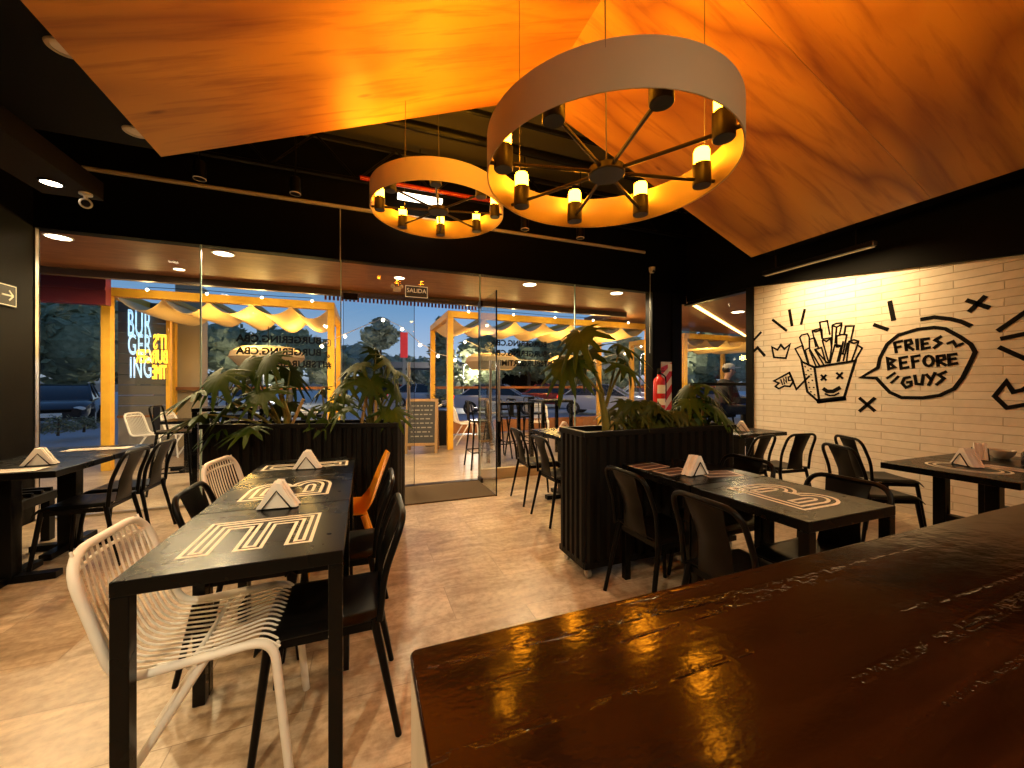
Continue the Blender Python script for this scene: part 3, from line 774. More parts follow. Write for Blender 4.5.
def menu(x, y, w, l, rz, label, z=.7525, stripes=True):
    t = empty('menu_card', (x, y, z), label, 'menu', 'printed cards lying on the tables', rz)
    MB().box((-w / 2, -l / 2, 0), (w / 2, l / 2, .0015)).build('card', M['menu'], t)
    b = MB()
    if stripes:
        b.box((-w * .44, -l * .42, .0017), (w * .44, -l * .05, .0022)); b.box((-w * .44, l * .05, .0017), (w * .44, l * .42, .0022))
    else:
        for k in range(4): b.box((-w * .4, -l * .38 + k * l * .2, .0017), (w * (.1 + .08 * k), -l * .34 + k * l * .2, .0022))
    b.build('print', M['menu_dark'], t)
menu(1.70, 1.99, .22, .14, R(8), 'dark printed card nearest the corrugated planter')
menu(1.74, 1.82, .22, .13, R(4), 'dark printed card partly under the upright napkins')
menu(1.94, 1.68, .22, .14, R(-12), 'striped printed card beside the upright napkins')
menu(-2.08, 3.27, .42, .13, R(2), 'long pale printed card on the near table by the dark side wall', stripes=False)
menu(-2.02, 4.12, .40, .13, R(2), 'long pale printed card on the far table by the dark side wall', stripes=False)
menu(3.74, 1.10, .30, .12, R(80), 'pale printed card under the napkins by the brick wall', stripes=False)
# bowls and bottle by the wall
t = empty('sauce_bottle', (4.02, 1.14, .7505), 'small dark bottle on the table touching the brick wall', 'bottle')
MB().lathe([(0, 0), (.026, 0), (.028, .006), (.028, .075), (.012, .1), (.011, .12), (0, .12)], 18).build('body', M['dark_plastic'], t, smooth=40)
MB().lathe([(.0, .12), (.013, .12), (.013, .135), (0, .137)], 14).build('lid', M['red'], t, smooth=40)
def bowl(x, y, label, r=.07):
    o = MB().lathe([(0, 0), (r * .5, 0), (r * .85, .03), (r, .06), (r * .95, .06), (r * .78, .033), (r * .4, .008), (0, .008)], 24, cap=False).build('snack_bowl', M['ceramic'], loc=(x, y, .7505), smooth=50)
    tag(o, label, 'bowl', 'small bowls on the wall table')
bowl(4.24, 1.32, 'small pale bowl on the table touching the brick wall'); bowl(4.2, 1.12, 'small pale bowl next to the dark bottle by the brick wall')

# ------------------------------------------------------------------ chairs (front towards +y)
def black_chair(label, metal='black_metal', group='black metal chairs'):
    m = M[metal]; t = empty('metal_chair', (0, 0, 0), label, 'chair', group)
    # seat: pressed sheet, rolled front edge, slight dish
    def seat(u, v):
        x = (u - .5) * 2; y = v
        w = .195 - .012 * (1 - v); yy = -.19 + .395 * y; zz = .445 - .012 * (1 - x * x) * math.sin(PI * min(1, y * 1.0)) 
        if y > .86: zz -= .035 * ((y - .86) / .14) ** 2
        if abs(x) > .86: zz -= .02 * ((abs(x) - .86) / .14) ** 2
        return (x * w, yy, zz)
    MB().sheet(seat, 16, 16, .006).build('seat', m, t, smooth=50)
    zt = .785
    pts = [(-.185, -.185, .42), (-.19, -.20, .585), (-.182, -.272, zt), (.182, -.272, zt), (.19, -.20, .585), (.185, -.185, .42)]
    MB().tube(fillet(pts, [0, .06, .085, .085, .06, 0], 6), .0125, 10).build('back_frame', m, t, smooth=50)
    def splat(u, v):
        x = (u - .5) * (.20 - .03 * math.sin(PI * v)); z = .43 + v * (zt - .44)
        k = (z - .585)
        y = -.188 - .015 * min(1, (z - .43) / .155) if z < .585 else -.203 - .072 * (k / .2)
        y -= .018 * (1 - (2 * u - 1) ** 2) * math.sin(PI * v)
        return (x, y, z)
    MB().sheet(splat, 6, 14, .004).build('splat', m, t, smooth=50)
    for s_ in (-1, 1):
        MB().tube([(s_ * .165, .165, .43), (s_ * .20, .215, 0)], [.0155, .0115], 8).build('leg', m, t, smooth=50)
        MB().tube([(s_ * .17, -.165, .43), (s_ * .205, -.25, 0)], [.0155, .0115], 8).build('leg', m, t, smooth=50)
    b = MB()
    b.beam((-.165, .16, .40), (.165, .16, .40), .012, .03).beam((-.168, -.16, .40), (.168, -.16, .40), .012, .03)
    for s_ in (-1, 1): b.beam((s_ * .168, -.16, .40), (s_ * .168, .16, .40), .012, .03)
    b.build('seat_frame', m, t)
    return t
def wire_chair(label, group='cream wire chairs'):
    m = M['white_metal']; t = empty('wire_chair', (0, 0, 0), label, 'chair', group)
    zt = .80
    pts = [(-.19, .245, 0), (-.195, .20, .462), (-.21, -.185, .435), (-.20, -.30, zt), (.20, -.30, zt), (.21, -.185, .435), (.195, .20, .462), (.19, .245, 0)]
    MB().tube(fillet(pts, [0, .075, .07, .11, .11, .07, .075, 0], 7), .0135, 10).build('frame', m, t, smooth=50)
    for q, r_ in ((fillet([(-.185, -.285, zt - .05), (0, -.315, zt - .045), (.185, -.285, zt - .05)], .1), .006), ([(-.195, .205, .42), (.195, .205, .42)], .008), ([(-.2, -.02, .428), (.2, -.02, .428)], .008)):
        MB().tube(q, r_, 8).build('cross_rail', m, t, smooth=50)
    n = 13; b = MB()
    for k in range(n):
        f = -1 + 2 * (k + .5) / n; x = f * .19
        bow = .018 * (1 - f * f)
        p = [(x * .97, -.30 - bow * .3, zt + .006), (x, -.245 - bow, .62), (x, -.188, .445 - bow * .4), (x, .0, .44 - bow), (x, .165, .462), (x, .215, .42)]
        b.tube(fillet(p, .06, 4), .0036, 6)
    b.build('wire', m, t, smooth=50)
    for s_ in (-1, 1):
        MB().tube([(s_ * .195, .02, .44), (s_ * .205, -.255, 0)], .0125, 10).build('leg', m, t, smooth=50)
    return t
def shell_chair(label):
    m = M['orange']; t = empty('shell_chair', (0, 0, 0), label, 'chair')
    prof = fillet([(.215, .43), (.19, .455), (-.14, .44), (-.185, .47), (-.215, .6), (-.30, .80)], [0, .03, .05, .06, .12, 0], 5)
    prof = [Vector((p[0], p[1], 0)) for p in fillet([(a, b, 0) for a, b in [(.215, .43), (.19, .455), (-.14, .44), (-.19, .5), (-.30, .80)]], [0, .03, .06, .1, 0], 5)]
    N = len(prof)
    def fn(u, v):
        i = min(N - 2, int(v * (N - 1))); f = v * (N - 1) - i; p = prof[i] * (1 - f) + prof[i + 1] * f
        x = (u - .5) * 2; w = .195 - .05 * max(0, (v - .62) / .38) ** 2
        if v > .93: w *= math.sqrt(max(.2, 1 - ((v - .93) / .075) ** 2))
        return (x * w, p.x + .02 * x * x * (1 if v > .55 else 0), p.y + .012 * x * x)
    MB().sheet(fn, 12, 34, .009).build('shell', m, t, smooth=60)
    for s_ in (-1, 1):
        MB().tube([(s_ * .14, .14, .432), (s_ * .19, .22, 0)], [.017, .012], 8).build('leg', m, t, smooth=50)
        MB().tube([(s_ * .14, -.12, .428), (s_ * .19, -.25, 0)], [.017, .012], 8).build('leg', m, t, smooth=50)
    return t
BC = black_chair('x'); WC = wire_chair('x')
used = {'b': False, 'w': False}
def place(kind, x, y, brg, label, group=None):
    proto = {'b': BC, 'w': WC}[kind]
    if not used[kind]:
        used[kind] = True; proto.location = (x, y, 0); proto.rotation_euler = (0, 0, -R(brg)); proto['label'] = label; return proto
    return dup(proto, (x, y, 0), -R(brg), label, group)
place('w', -.475, 1.628, 90, 'cream wire chair with slatted back at the table with the letter E')
place('w', -.565, 2.87, 98, 'cream wire chair beside the planter, its back showing above the table')
place('b', -.50, 2.23, 90, 'black metal chair between the two cream wire chairs')
place('b', -.135, 1.665, 270, 'black metal chair nearest the camera on the walkway side of the joined tables')
place('b', -.135, 2.22, 272, 'black metal chair on the walkway side just before the orange chair')
o = shell_chair('orange chair on the walkway side of the table touching the planter'); o.location = (-.135, 2.80, 0); o.rotation_euler = (0, 0, -R(268))
place('b', -1.87, 3.72, 270, 'black metal chair at the near pedestal table by the dark side wall')
place('b', -1.87, 4.18, 270, 'black metal chair at the pedestal table against the glass front')
place('b', 1.64, 1.82, 90, 'black metal chair tucked in beside the corrugated planter, on the walkway side')
place('b', 1.62, 1.25, 90, 'black metal chair at the letter B table, on the walkway side nearest the counter')
place('b', 2.12, 1.84, 270, 'black metal chair opposite the napkins, only its hoop rising above the table')
place('b', 2.08, 1.24, 268, 'black metal chair at the letter B table, back towards the brick wall')
place('b', 3.77, 1.83, 116, 'black metal chair with wide open hoop in front of its twin by the brick wall')
place('b', 4.42, 2.10, 120, 'black metal chair closest to the brick wall, turned to the wall table')
place('b', 4.04, 2.78, 5, 'black metal chair facing the side window, its splat lit by the wall')
place('b', 3.52, 2.82, 352, 'black metal chair facing the side window, half hidden by the planter end')
place('b', 1.78, 3.27, 90, 'black metal chair seen past the edge of the corrugated planter, nearer the counter')
place('b', 1.80, 3.90, 92, 'black metal chair behind another one near the open glass door')

# ------------------------------------------------------------------ bench along the dark side wall
t = empty('slatted_bench', (-2.7, 3.55, 0), 'dark slatted bench against the side wall, shiny slats', 'bench')
b = MB()
for k in range(17): b.box((-.16, -.83 + k * .1, .40), (.28, -.80 + k * .1, .43))
b.build('seat_slats', M['black_metal'], t, bevel=.004)
MB().box((.24, -.86, .33), (.30, .83, .398)).box((-.165, -.86, .33), (-.105, .83, .398)).build('rail', M['black_wood'], t)
MB().box((-.17, -.86, .5), (-.14, .83, .9)).build('backrest', M['black_wood'], t)
for y_ in (-.8, .77):
    MB().box((.235, y_ - .03, 0), (.29, y_ + .03, .329)).build('leg', M['black_wood'], t)
    MB().box((-.165, y_ - .03, 0), (-.11, y_ + .03, .329)).build('leg', M['black_wood'], t)

# ------------------------------------------------------------------ planters
def planter(x0, x1, y0, y1, h, label):
    cx, cy = (x0 + x1) / 2, (y0 + y1) / 2; w, d = (x1 - x0) / 2, (y1 - y0) / 2
    t = empty('planter_box', (cx, cy, 0), label, 'planter', 'slatted black planters on castors')
    z0 = .088
    b = MB()
    b.box((-w + .02, -d + .02, z0), (w - .02, -d + .035, h - .03)).box((-w + .02, d - .035, z0), (w - .02, d - .02, h - .03))
    b.box((-w + .02, -d + .035, z0), (-w + .035, d - .035, h - .03)).box((w - .035, -d + .035, z0), (w - .02, d - .035, h - .03)).box((-w + .035, -d + .035, z0), (w - .035, d - .035, z0 + .02))
    b.build('box', M['black_wood'], t)
    # corrugated cladding: trapezoid profile all round
    def corr(a, bb, n, nrm):
        b = MB(); a = Vector(a); bb = Vector(bb); nrm = Vector(nrm); pts = []
        for k in range(n):
            for f, o_ in ((.05, 0), (.2, 1), (.62, 1), (.77, 0)):
                pts.append(a + (bb - a) * ((k + f) / n) + nrm * (.02 * o_))
        pts = [a] + pts + [bb]; m_ = len(pts)
        vs = [p + Vector((0, 0, z0 - .005)) for p in pts] + [p + Vector((0, 0, h - .035)) for p in pts]
        fs = [(i, i + 1, m_ + i + 1, m_ + i) for i in range(m_ - 1)]
        b.add(vs, fs); return b
    nx, ny = max(3, round(2 * w / .078)), max(2, round(2 * d / .078))
    c = corr((-w + .018, -d + .018, 0), (w - .018, -d + .018, 0), nx, (0, -1, 0))
    for q in (corr((w - .018, d - .018, 0), (-w + .018, d - .018, 0), nx, (0, 1, 0)), corr((w - .018, -d + .018, 0), (w - .018, d - .018, 0), ny, (1, 0, 0)), corr((-w + .018, d - .018, 0), (-w + .018, -d + .018, 0), ny, (-1, 0, 0))):
        c.add(q.v, q.f)
    c.build('corrugated_cladding', M['black_wood'], t)
    r = MB().box((-w, -d, h - .035), (w, -d + .04, h)).box((-w, d - .04, h - .035), (w, d, h)).box((-w, -d + .04, h - .035), (-w + .04, d - .04, h)).box((w - .04, -d + .04, h - .035), (w, d - .04, h))
    r.build('rim', M['black_wood'], t, bevel=.003); r = MB()
    r.box((-w, -d, z0 - .02), (w, -d + .02, z0 + .02)).box((-w, d - .02, z0 - .02), (w, d, z0 + .02)).box((-w, -d + .02, z0 - .02), (-w + .02, d - .02, z0 + .02)).box((w - .02, -d + .02, z0 - .02), (w, d - .02, z0 + .02))
    r.build('base_rail', M['black_wood'], t, bevel=.003)
    def soil(u, v): return ((u - .5) * 2 * (w - .036), (v - .5) * 2 * (d - .036), h - .075 + .012 * math.sin(u * 40) * math.cos(v * 17))
    MB().sheet(soil, 24, 8).build('soil', M['soil'], t, smooth=60)
    for sx in (-1, 1):
        for sy in (-1, 1):
            b = MB(); X_, Y_ = sx * (w - .045), sy * (d - .04)
            b.tube([(X_ - .012, Y_, .031), (X_ + .012, Y_, .031)], .030, 14); b.cbox((X_, Y_, .064), (.04, .03, .006)); b.cbox((X_ - .017, Y_, .038), (.004, .02, .03)); b.cbox((X_ + .017, Y_, .038), (.004, .02, .03))
            b.build('castor', M['steel'], t, smooth=40)
    return t
PL = planter(-.75, .75, -.18, .18, .965, 'long black corrugated planter between the joined tables and the glass front')
PA = R(-16.5); PL.location = (-.43, 3.60, 0); PL.rotation_euler = (0, 0, PA)
def pl(q): return -.43 + q * math.cos(PA), 3.60 + q * math.sin(PA)
planter(1.335, 2.69, 2.165, 2.525, .965, 'long black corrugated planter with wheels beside the walkway')

# plants ---------------------------------------------------------------
def split_leaf(L_, W_, lobes, mat4, droop):
    """deeply lobed leaf: lobes radiate from the stalk; base at origin, tip along +y, normal +z"""
    n = 2 * lobes + 1; per = 6; tot = n * per; vs = [Vector((0, 0, 0))]; fs = []; rings = (.3, .56, .8, 1)
    jit = [random.uniform(.86, 1.1) for _ in range(n + 1)]
    for j, rf in enumerate(rings):
        for i in range(tot + 1):
            ph = R(-158 + 316 * i / tot)
            k = i / per; lob = .5 - .5 * math.cos(2 * PI * k)            # 0 in the clefts, 1 at lobe centres
            depth = (0, .12, .42, .62)[j]
            m_ = rf * (1 - depth * (1 - lob) ** .8) * (jit[int(min(k, n - 1))] if j > 1 else 1)
            x = W_ * 1.15 * math.sin(ph) * m_; y = (L_ if math.cos(ph) > 0 else .5 * L_) * math.cos(ph) * m_
            fw = .10 * L_ * m_ * m_ * abs(math.sin(ph))
            q = m_ * m_
            vs.append(Vector((x, y + fw, -droop * L_ * .42 * q - .10 * W_ * q * math.sin(ph) ** 2 + .02 * L_ * lob * m_)))
    w = tot + 1
    for i in range(tot): fs.append((0, 1 + i + 1, 1 + i))
    for j in range(3):
        for i in range(tot): a = 1 + j * w + i; fs.append((a, a + 1, a + w + 1, a + w))
    return [mat4 @ v for v in vs], fs
def plant(x, y, z, stems, label, leafmat='leaf', stakes=(), name='potted_plant', trunk=None):
    t = empty(name, (x, y, z), label, 'plant', 'plants in the black planters')
    lb = MB(); sb = MB()
    if trunk: sb.tube(trunk[0], trunk[1], 8)
    for (bx, by, bz), (tx, ty, tz), L_, W_, n, droop, yaw in stems:
        a = Vector((bx, by, bz)); e = Vector((tx, ty, tz * KZ))
        m_ = a.lerp(e, .5) + Vector((0, 0, .12 * (e - a).length))
        pts = [a * (1 - k / 8) ** 2 + m_ * 2 * (k / 8) * (1 - k / 8) + e * (k / 8) ** 2 for k in range(9)]
        sb.tube(pts, [.011 - .006 * k / 8 for k in range(9)], 6)
        d = (e - m_); hd = Vector((d.x, d.y, 0)).normalized() + Vector((-.25, -.75, 0))
        az = math.atan2(hd.y, hd.x) - PI / 2
        az += R(yaw)
        mt = Matrix.Translation(e) @ Matrix.Rotation(az, 4, 'Z') @ Matrix.Rotation(R(random.uniform(-70, -20)), 4, 'X') @ Matrix.Rotation(R(random.uniform(-18, 18)), 4, 'Y')
        v, f = split_leaf(L_ * .88, W_ * 1.2, max(4, n - 2), mt, droop); lb.add(v, f)
    lb.build('foliage', M[leafmat], t, smooth=70)
    sb.build('stem', M['stem'], t, smooth=50)
    for (a, b_) in stakes:
        MB().tube([a, b_], .013, 7).build('stake', M['stake'], t)
    return t
SZ = .895
KZ = 1.1
PY = 3.34
# planter before the tables: tall bushy plant
st_ = []
for (dx, dz, dy, L_) in ((-.34, .42, -.05, .34), (-.20, .52, .05, .36), (-.05, .55, -.08, .33), (.06, .45, .06, .32), (-.48, .30, .02, .36), (-.42, .14, -.1, .34), (-.26, .22, -.12, .34), (-.08, .30, -.14, .33), (-.25, .36, .14, .34), (-.14, .05, -.2, .26), (.02, .20, .10, .3), (-.36, .05, .05, .28)):
    st_.append(((random.uniform(-.03, .03), 0, -.01), (dx * 1.15 - .04, dy, dz), L_ * 1.12, .18, 7, random.uniform(.3, .75), random.uniform(-30, 30)))
plant(*pl(-.20), SZ, st_, 'bushy split-leaf plant in the planter nearest the mirrored lettering', stakes=(((.02, .03, -.02), (.14, -.02, .26)),), trunk=([(0, 0, -.03), (.02, 0, .12), (-.03, 0, .3)], [.03, .026, .018]))
st_ = [((0, 0, -.01), (dx, dy, dz), L_, .12, 6, random.uniform(.5, .9), random.uniform(-40, 40)) for dx, dy, dz, L_ in ((-.12, -.08, .12, .22), (.05, -.1, .16, .22), (.12, .02, .20, .2), (-.05, .08, .24, .22), (.02, -.13, .06, .2))]
KZ = 1.4
plant(*pl(.14), SZ, st_, 'short leafy plant drooping over the middle of the planter rim')
st_ = []
for (dx, dz, dy, L_) in ((-.12, .40, 0, .32), (.02, .48, .06, .34), (.12, .42, -.05, .33), (.18, .26, .03, .32), (-.20, .30, -.05, .33), (-.22, .14, -.08, .3), (.14, .12, -.1, .28), (-.03, .30, -.12, .33), (.05, .20, .12, .3), (.20, .36, .08, .3)):
    st_.append(((0, 0, -.01), (dx + .02, dy, dz), L_, .15, 7, random.uniform(.5, 1.0), random.uniform(-35, 35)))
plant(*pl(.50), SZ, st_, 'tall drooping split-leaf plant with pale stakes at the doorway end of the planter', stakes=(((-.09, -.06, -.02), (-.03, -.06, .33)), ((.03, -.08, -.02), (.035, -.08, .25))))
# planter by the walkway
KZ = 1.2
PY2 = 2.345
st_ = [((.0, 0, .30), (-.20, .0, .62), .36, .17, 7, .5, 10), ((.0, 0, .28), (-.26, .06, .46), .38, .18, 7, .7, 15), 
       ((.02, 0, .24), (.17, .02, .56), .32, .15, 7, .5, 20), ((.02, 0, .22), (.12, -.05, .44), .3, .15, 6, .6, -30), ((0, 0, .26), (-.06, .12, .52), .34, .16, 7, .5, 0),
       ((.02, .0, .25), (.24, .06, .46), .28, .14, 6, .7, 0)]
plant(1.60, PY2, SZ, st_, 'tall leaning split-leaf plant with thick pale stem at the walkway end of the planter', trunk=([(.03, 0, -.03), (.02, 0, .08), (.0, 0, .2), (-.03, .0, .32)], [.035, .03, .024, .016]), stakes=(((.05, -.02, -.02), (.06, -.02, .12)),))
def low(x, label, n=14):
    st_ = []
    for k in range(n):
        a = 2 * PI * k / n + random.uniform(-.2, .2); r_ = random.uniform(.05, .17)
        st_.append(((0, 0, -.02), (r_ * math.cos(a) * 1.2, r_ * math.sin(a) * .75, random.uniform(.05, .22)), random.uniform(.13, .2), .085, 5, random.uniform(.3, .9), random.uniform(-40, 40)))
    plant(x, PY2, SZ, st_, label, 'leaf2', name='leafy_plant')
low(1.83, 'low spreading green plant next to the thick pale stem'); low(2.02, 'low spreading green plant in the middle of the walkway planter', 16); low(2.22, 'low spreading green plant below the fire extinguisher', 16)
st_ = []
for (dx, dz, dy, L_) in ((-.12, .22, -.03, .26), (-.05, .30, .04, .28), (.06, .31, -.05, .28), (.13, .24, .03, .28), (.16, .12, -.06, .26), (-.14, .10, -.06, .25), (.02, .18, -.12, .27), (.0, .22, .12, .26), (.1, .16, .1, .25)):
    st_.append(((0, 0, -.01), (dx, dy, dz), L_, .13, 7, random.uniform(.5, 1.0), random.uniform(-35, 35)))
plant(2.49, PY2, SZ, st_, 'drooping split-leaf plant with a pale stake at the wall end of the planter', stakes=(((-.03, -.06, -.02), (-.01, -.06, .30)),))

# ------------------------------------------------------------------ signs, extinguisher, lettering
def sign_box(c, w, h, label, txt=None, arrow=False, nrm='y', name='exit_sign'):
    t = empty(name, tuple(c), label, 'sign', rz=0 if nrm == 'y' else R(90))
    MB().box((-w / 2, -.006, -h / 2), (w / 2, .006, h / 2)).build('board', M['sign_black'], t, bevel=.002)
    b = MB(); e = .008
    for lo, hi in (((-w / 2 + .006, -.008, h / 2 - .006 - e), (w / 2 - .006, -.0065, h / 2 - .006)), ((-w / 2 + .006, -.008, -h / 2 + .006), (w / 2 - .006, -.0065, -h / 2 + .006 + e)),
                   ((-w / 2 + .006, -.008, -h / 2 + .006), (-w / 2 + .006 + e, -.0065, h / 2 - .006)), ((w / 2 - .006 - e, -.008, -h / 2 + .006), (w / 2 - .006, -.0065, h / 2 - .006))): b.box(lo, hi)
    b.build('border', M['sign_cream'], t)
    if txt:
        v, f = text_mesh(txt, h * .47, .0008, align='CENTER'); b = MB(); b.add([Vector((p.x, -.0075 - p.z, p.y - h * .165)) for p in v], f); b.build('lettering', M['sign_cream'], t)
    if arrow:
        b = MB(); k = h * .3
        b.beam((-k, -.0075, 0), (k, -.0075, 0), .002, .014); b.beam((k, -.0075, 0), (k * .25, -.0075, k * .75), .002, .014); b.beam((k, -.0075, 0), (k * .25, -.0075, -k * .75), .002, .014)
        b.build('arrow', M['sign_cream'], t)
    return t
c = on_y(416.5, 292, FY - .03); sign_box(c, .285, .155, 'dark exit sign with cream border and word, on the glass over the doorway', 'SALIDA')
c = on_x(6.5, 295, LX + .012); sign_box(c, .19, .19, 'small square sign with an arrow on the dark side wall', arrow=True, nrm='x', name='arrow_sign')
# emergency lamp beside the exit sign
c = on_y(397, 289, FY - .05)
t = empty('emergency_lamp', tuple(c), 'small twin emergency lamp on the glass next to the exit sign', 'emergency lamp')
MB().cbox((0, .01, 0), (.09, .05, .05)).build('body', M['white_plastic'], t, bevel=.006)
for s_ in (-1, 1): MB().ball((s_ * .05, -.01, .03), .024, 8).build('lamp_head', M['white_plastic'], t, smooth=60)
# fire extinguisher and its backboard
p = on_y(667, 393, FY - .062); px_, pz_ = p.x, p.z
t = empty('extinguisher_board', (px_, FY - .061, pz_), 'tall red and white striped fire extinguisher board on the black pier', 'sign board')
W_, H_ = .25, 1.0
MB().box((-W_ / 2, -.008, -H_ / 2), (W_ / 2, 0, H_ / 2)).build('board', mat('board white', (.75, .68, .6), .5), t)
b = MB()
for k in range(-1, 5):
    z0 = -H_ / 2 + k * .26
    poly = [(-W_ / 2, z0), (W_ / 2, z0 + .30), (W_ / 2, z0 + .43), (-W_ / 2, z0 + .13)]
    poly = [(x, max(-H_ / 2, min(H_ / 2, z))) for x, z in poly]
    if max(p_[1] for p_ in poly) - min(p_[1] for p_ in poly) > .02: b.prism(poly, 'y', -.0095, -.0082)
b.build('stripe', M['red'], t)
MB().box((.01, -.0105, H_ / 2 - .15), (W_ / 2 - .015, -.0096, H_ / 2 - .03)).build('notice', M['vinyl'], t)
p2 = on_y(661, 393, FY - .17)
t = empty('fire_extinguisher', (p2.x - .04, FY - .175, pz_ - .24), 'red fire extinguisher hanging on the black pier', 'fire extinguisher')
MB().lathe([(0, 0), (.085, 0), (.09, .012), (.09, .42), (.075, .47), (.035, .5), (.03, .53), (0, .53)], 24).build('cylinder', M['red'], t, smooth=40)
b = MB().lathe([(0, .53), (.03, .53), (.03, .57), (0, .57)], 14); b.box((-.02, -.1, .575), (.02, .03, .59)).box((-.015, -.09, .61), (.015, .03, .622)).box((-.012, .01, .57), (.012, .03, .62))
b.build('valve', M['black_metal'], t)
MB().tube(fillet([(.03, 0, .55), (.11, -.02, .5), (.115, -.02, .25), (.1, -.02, .1)], .06), .011, 8).build('hose', M['black_metal'], t, smooth=40)
def lab(u, v):
    a = R(-150 + 110 * u); return (.0905 * math.cos(a), .0905 * math.sin(a), .24 + .13 * v)
MB().sheet(lab, 10, 1, .001).build('label_sticker', M['vinyl'], t, smooth=40)
def lab2(u, v):
    a = R(-150 + 110 * u); return (.0905 * math.cos(a), .0905 * math.sin(a), .06 + .10 * v)
MB().sheet(lab2, 10, 1, .001).build('label_sticker', M['vinyl'], t, smooth=40)
MB().box((-.03, .088, .25), (.03, .108, .31)).build('bracket', M['black_metal'], t)

# vinyl lettering on the glass (reads from outside)
def vinyl(lines, x_right, z_top, size, gap, label, icons=True):
    t = empty('window_lettering', (x_right, FY + .0135, z_top), label, 'lettering', 'black lettering on the glass front')
    for i, s_ in enumerate(lines):
        v, f = text_mesh(s_, size, .0006, mirror=True, space=1.02, offset=.004)
        b = MB(); b.add([Vector((p.x - (0 if s_[0] == '#' or not icons else size * .95), p.z, p.y - (i + 1) * gap)) for p in v], f)
        b.build('lettering', M['sign_black'], t)
        if icons and s_[0] != '#':
            b = MB(); k = size * .36; cx, cz = -size * .42, -(i + 1) * gap + size * .34
            if i == 0:
                b.tube(fillet([(cx - k, 0, cz - k * .2), (cx - k, 0, cz - k), (cx + k, 0, cz - k), (cx + k, 0, cz + k), (cx - k, 0, cz + k), (cx - k, 0, cz - k * .2)], k * .5), .005, 5)
                b.tube([(cx + k * .45 * math.cos(a), 0, cz + k * .45 * math.sin(a)) for a in [2 * PI * q / 14 for q in range(14)]], .005, 5, closed=True)
                b.ball((cx - k * .6, 0, cz + k * .6), .006, 5)
            else:
                b.tube(fillet([(cx - k * .9, 0, cz + k * .4), (cx - k * .3, 0, cz + k * .6), (cx, 0, cz + k), (cx, 0, cz - k * .5), (cx + k * .4, 0, cz - k), (cx + k * .8, 0, cz - k * .5), (cx + k * .4, 0, cz)], k * .4), .008, 5)
            b.build('icon', M['sign_black'], t)
    return t
pa = on_y(331, 336, FY); pb = on_y(229, 336, FY)
vinyl(['BURGERING.CBA', 'BURGERING.CBA', '#ITSBURGERTIME'], pa.x, pa.z + .02, .107, .137, 'three lines of black mirrored lettering on the glass behind the bushy plant')
pa = on_y(562, 341, FY)
vinyl(['BURGERING.CBA', 'BURGERING.CBA', '#ITSBURGERTIME'], 2.53, pa.z + .02, .107, .137, 'three lines of black mirrored lettering on the glass beside the open door')
# yellow mirrored neon on the glass
t = empty('neon_window_sign', (0, 0, 0), 'yellow mirrored neon words in three lines on the glass by the dark wall', 'neon sign')
for s_, (u0, v0), (u1, v1) in (("IT'S", (153, 349), (166, 334)), ('BURGER', (135, 363), (167, 350)), ('TIME', (152, 379), (166, 365))):
    A = on_y(u0, v0, FY - .03); B = on_y(u1, v1, FY - .03)
    v, f = text_mesh(s_, 1, 0, outline=.022, mirror=True)
    x0 = min(p.x for p in v); x1 = max(p.x for p in v); y0 = min(p.y for p in v); y1 = max(p.y for p in v)
    b = MB(); b.add([Vector((A.x + (p.x - x0) / (x1 - x0) * (B.x - A.x), FY - .025 + p.z * .2, A.z + (p.y - y0) / (y1 - y0) * (B.z - A.z))) for p in v], f)
    b.build('neon_lettering', M['neon_yellow'], t)
A = on_y(135, 386, FY - .012); B = on_y(168, 328, FY - .012)
MB().box((A.x, FY - .014, A.z), (B.x, FY - .006, B.z)).build('backing_plate', M['glass'], t)
t.location = (0, 0, 0)

# ------------------------------------------------------------------ mural (painted strokes on the brick)
MX = RX - .003
def p8(x, y): return (740 + x / 3.606, 270 + y / 3.606)
def pf(x, y): return (780 + x / 6.983, 300 + y / 6.983)
def stroke(b, pts, w, conv, closed=False, sm=True):
    P = [on_x(*conv(*p), MX) for p in pts]
    n = len(P); L_ = []; R_ = []
    for i in range(n):
        a = P[i - 1] if (closed or i) else P[i]; c = P[(i + 1) % n] if (closed or i < n - 1) else P[i]
        d1 = P[i] - a; d2 = c - P[i]
        if d1.length < 1e-6: d1 = d2
        if d2.length < 1e-6: d2 = d1
        d1 = d1.normalized(); d2 = d2.normalized()
        n1 = Vector((0, -d1.z, d1.y)); n2 = Vector((0, -d2.z, d2.y)); m_ = n1 + n2
        if m_.length < .2: m_ = n1
        m_.normalize(); k = w / 2 / max(.5, m_.dot(n1))
        e1 = d1 * (w * .3 if (not closed and i == n - 1) else (-w * .3 if (not closed and i == 0) else 0))
        L_.append(P[i] + m_ * k + e1); R_.append(P[i] - m_ * k + e1)
    th = Vector((.0025, 0, 0)); vs = L_ + R_ + [v + th for v in L_ + R_]; fs = []
    for i in range(n if closed else n - 1):
        j = (i + 1) % n
        fs += [(i, n + i, n + j, j), (2 * n + i, 2 * n + j, 3 * n + j, 3 * n + i), (i, j, 2 * n + j, 2 * n + i), (n + j, n + i, 3 * n + i, 3 * n + j)]
    b.add(vs, fs)
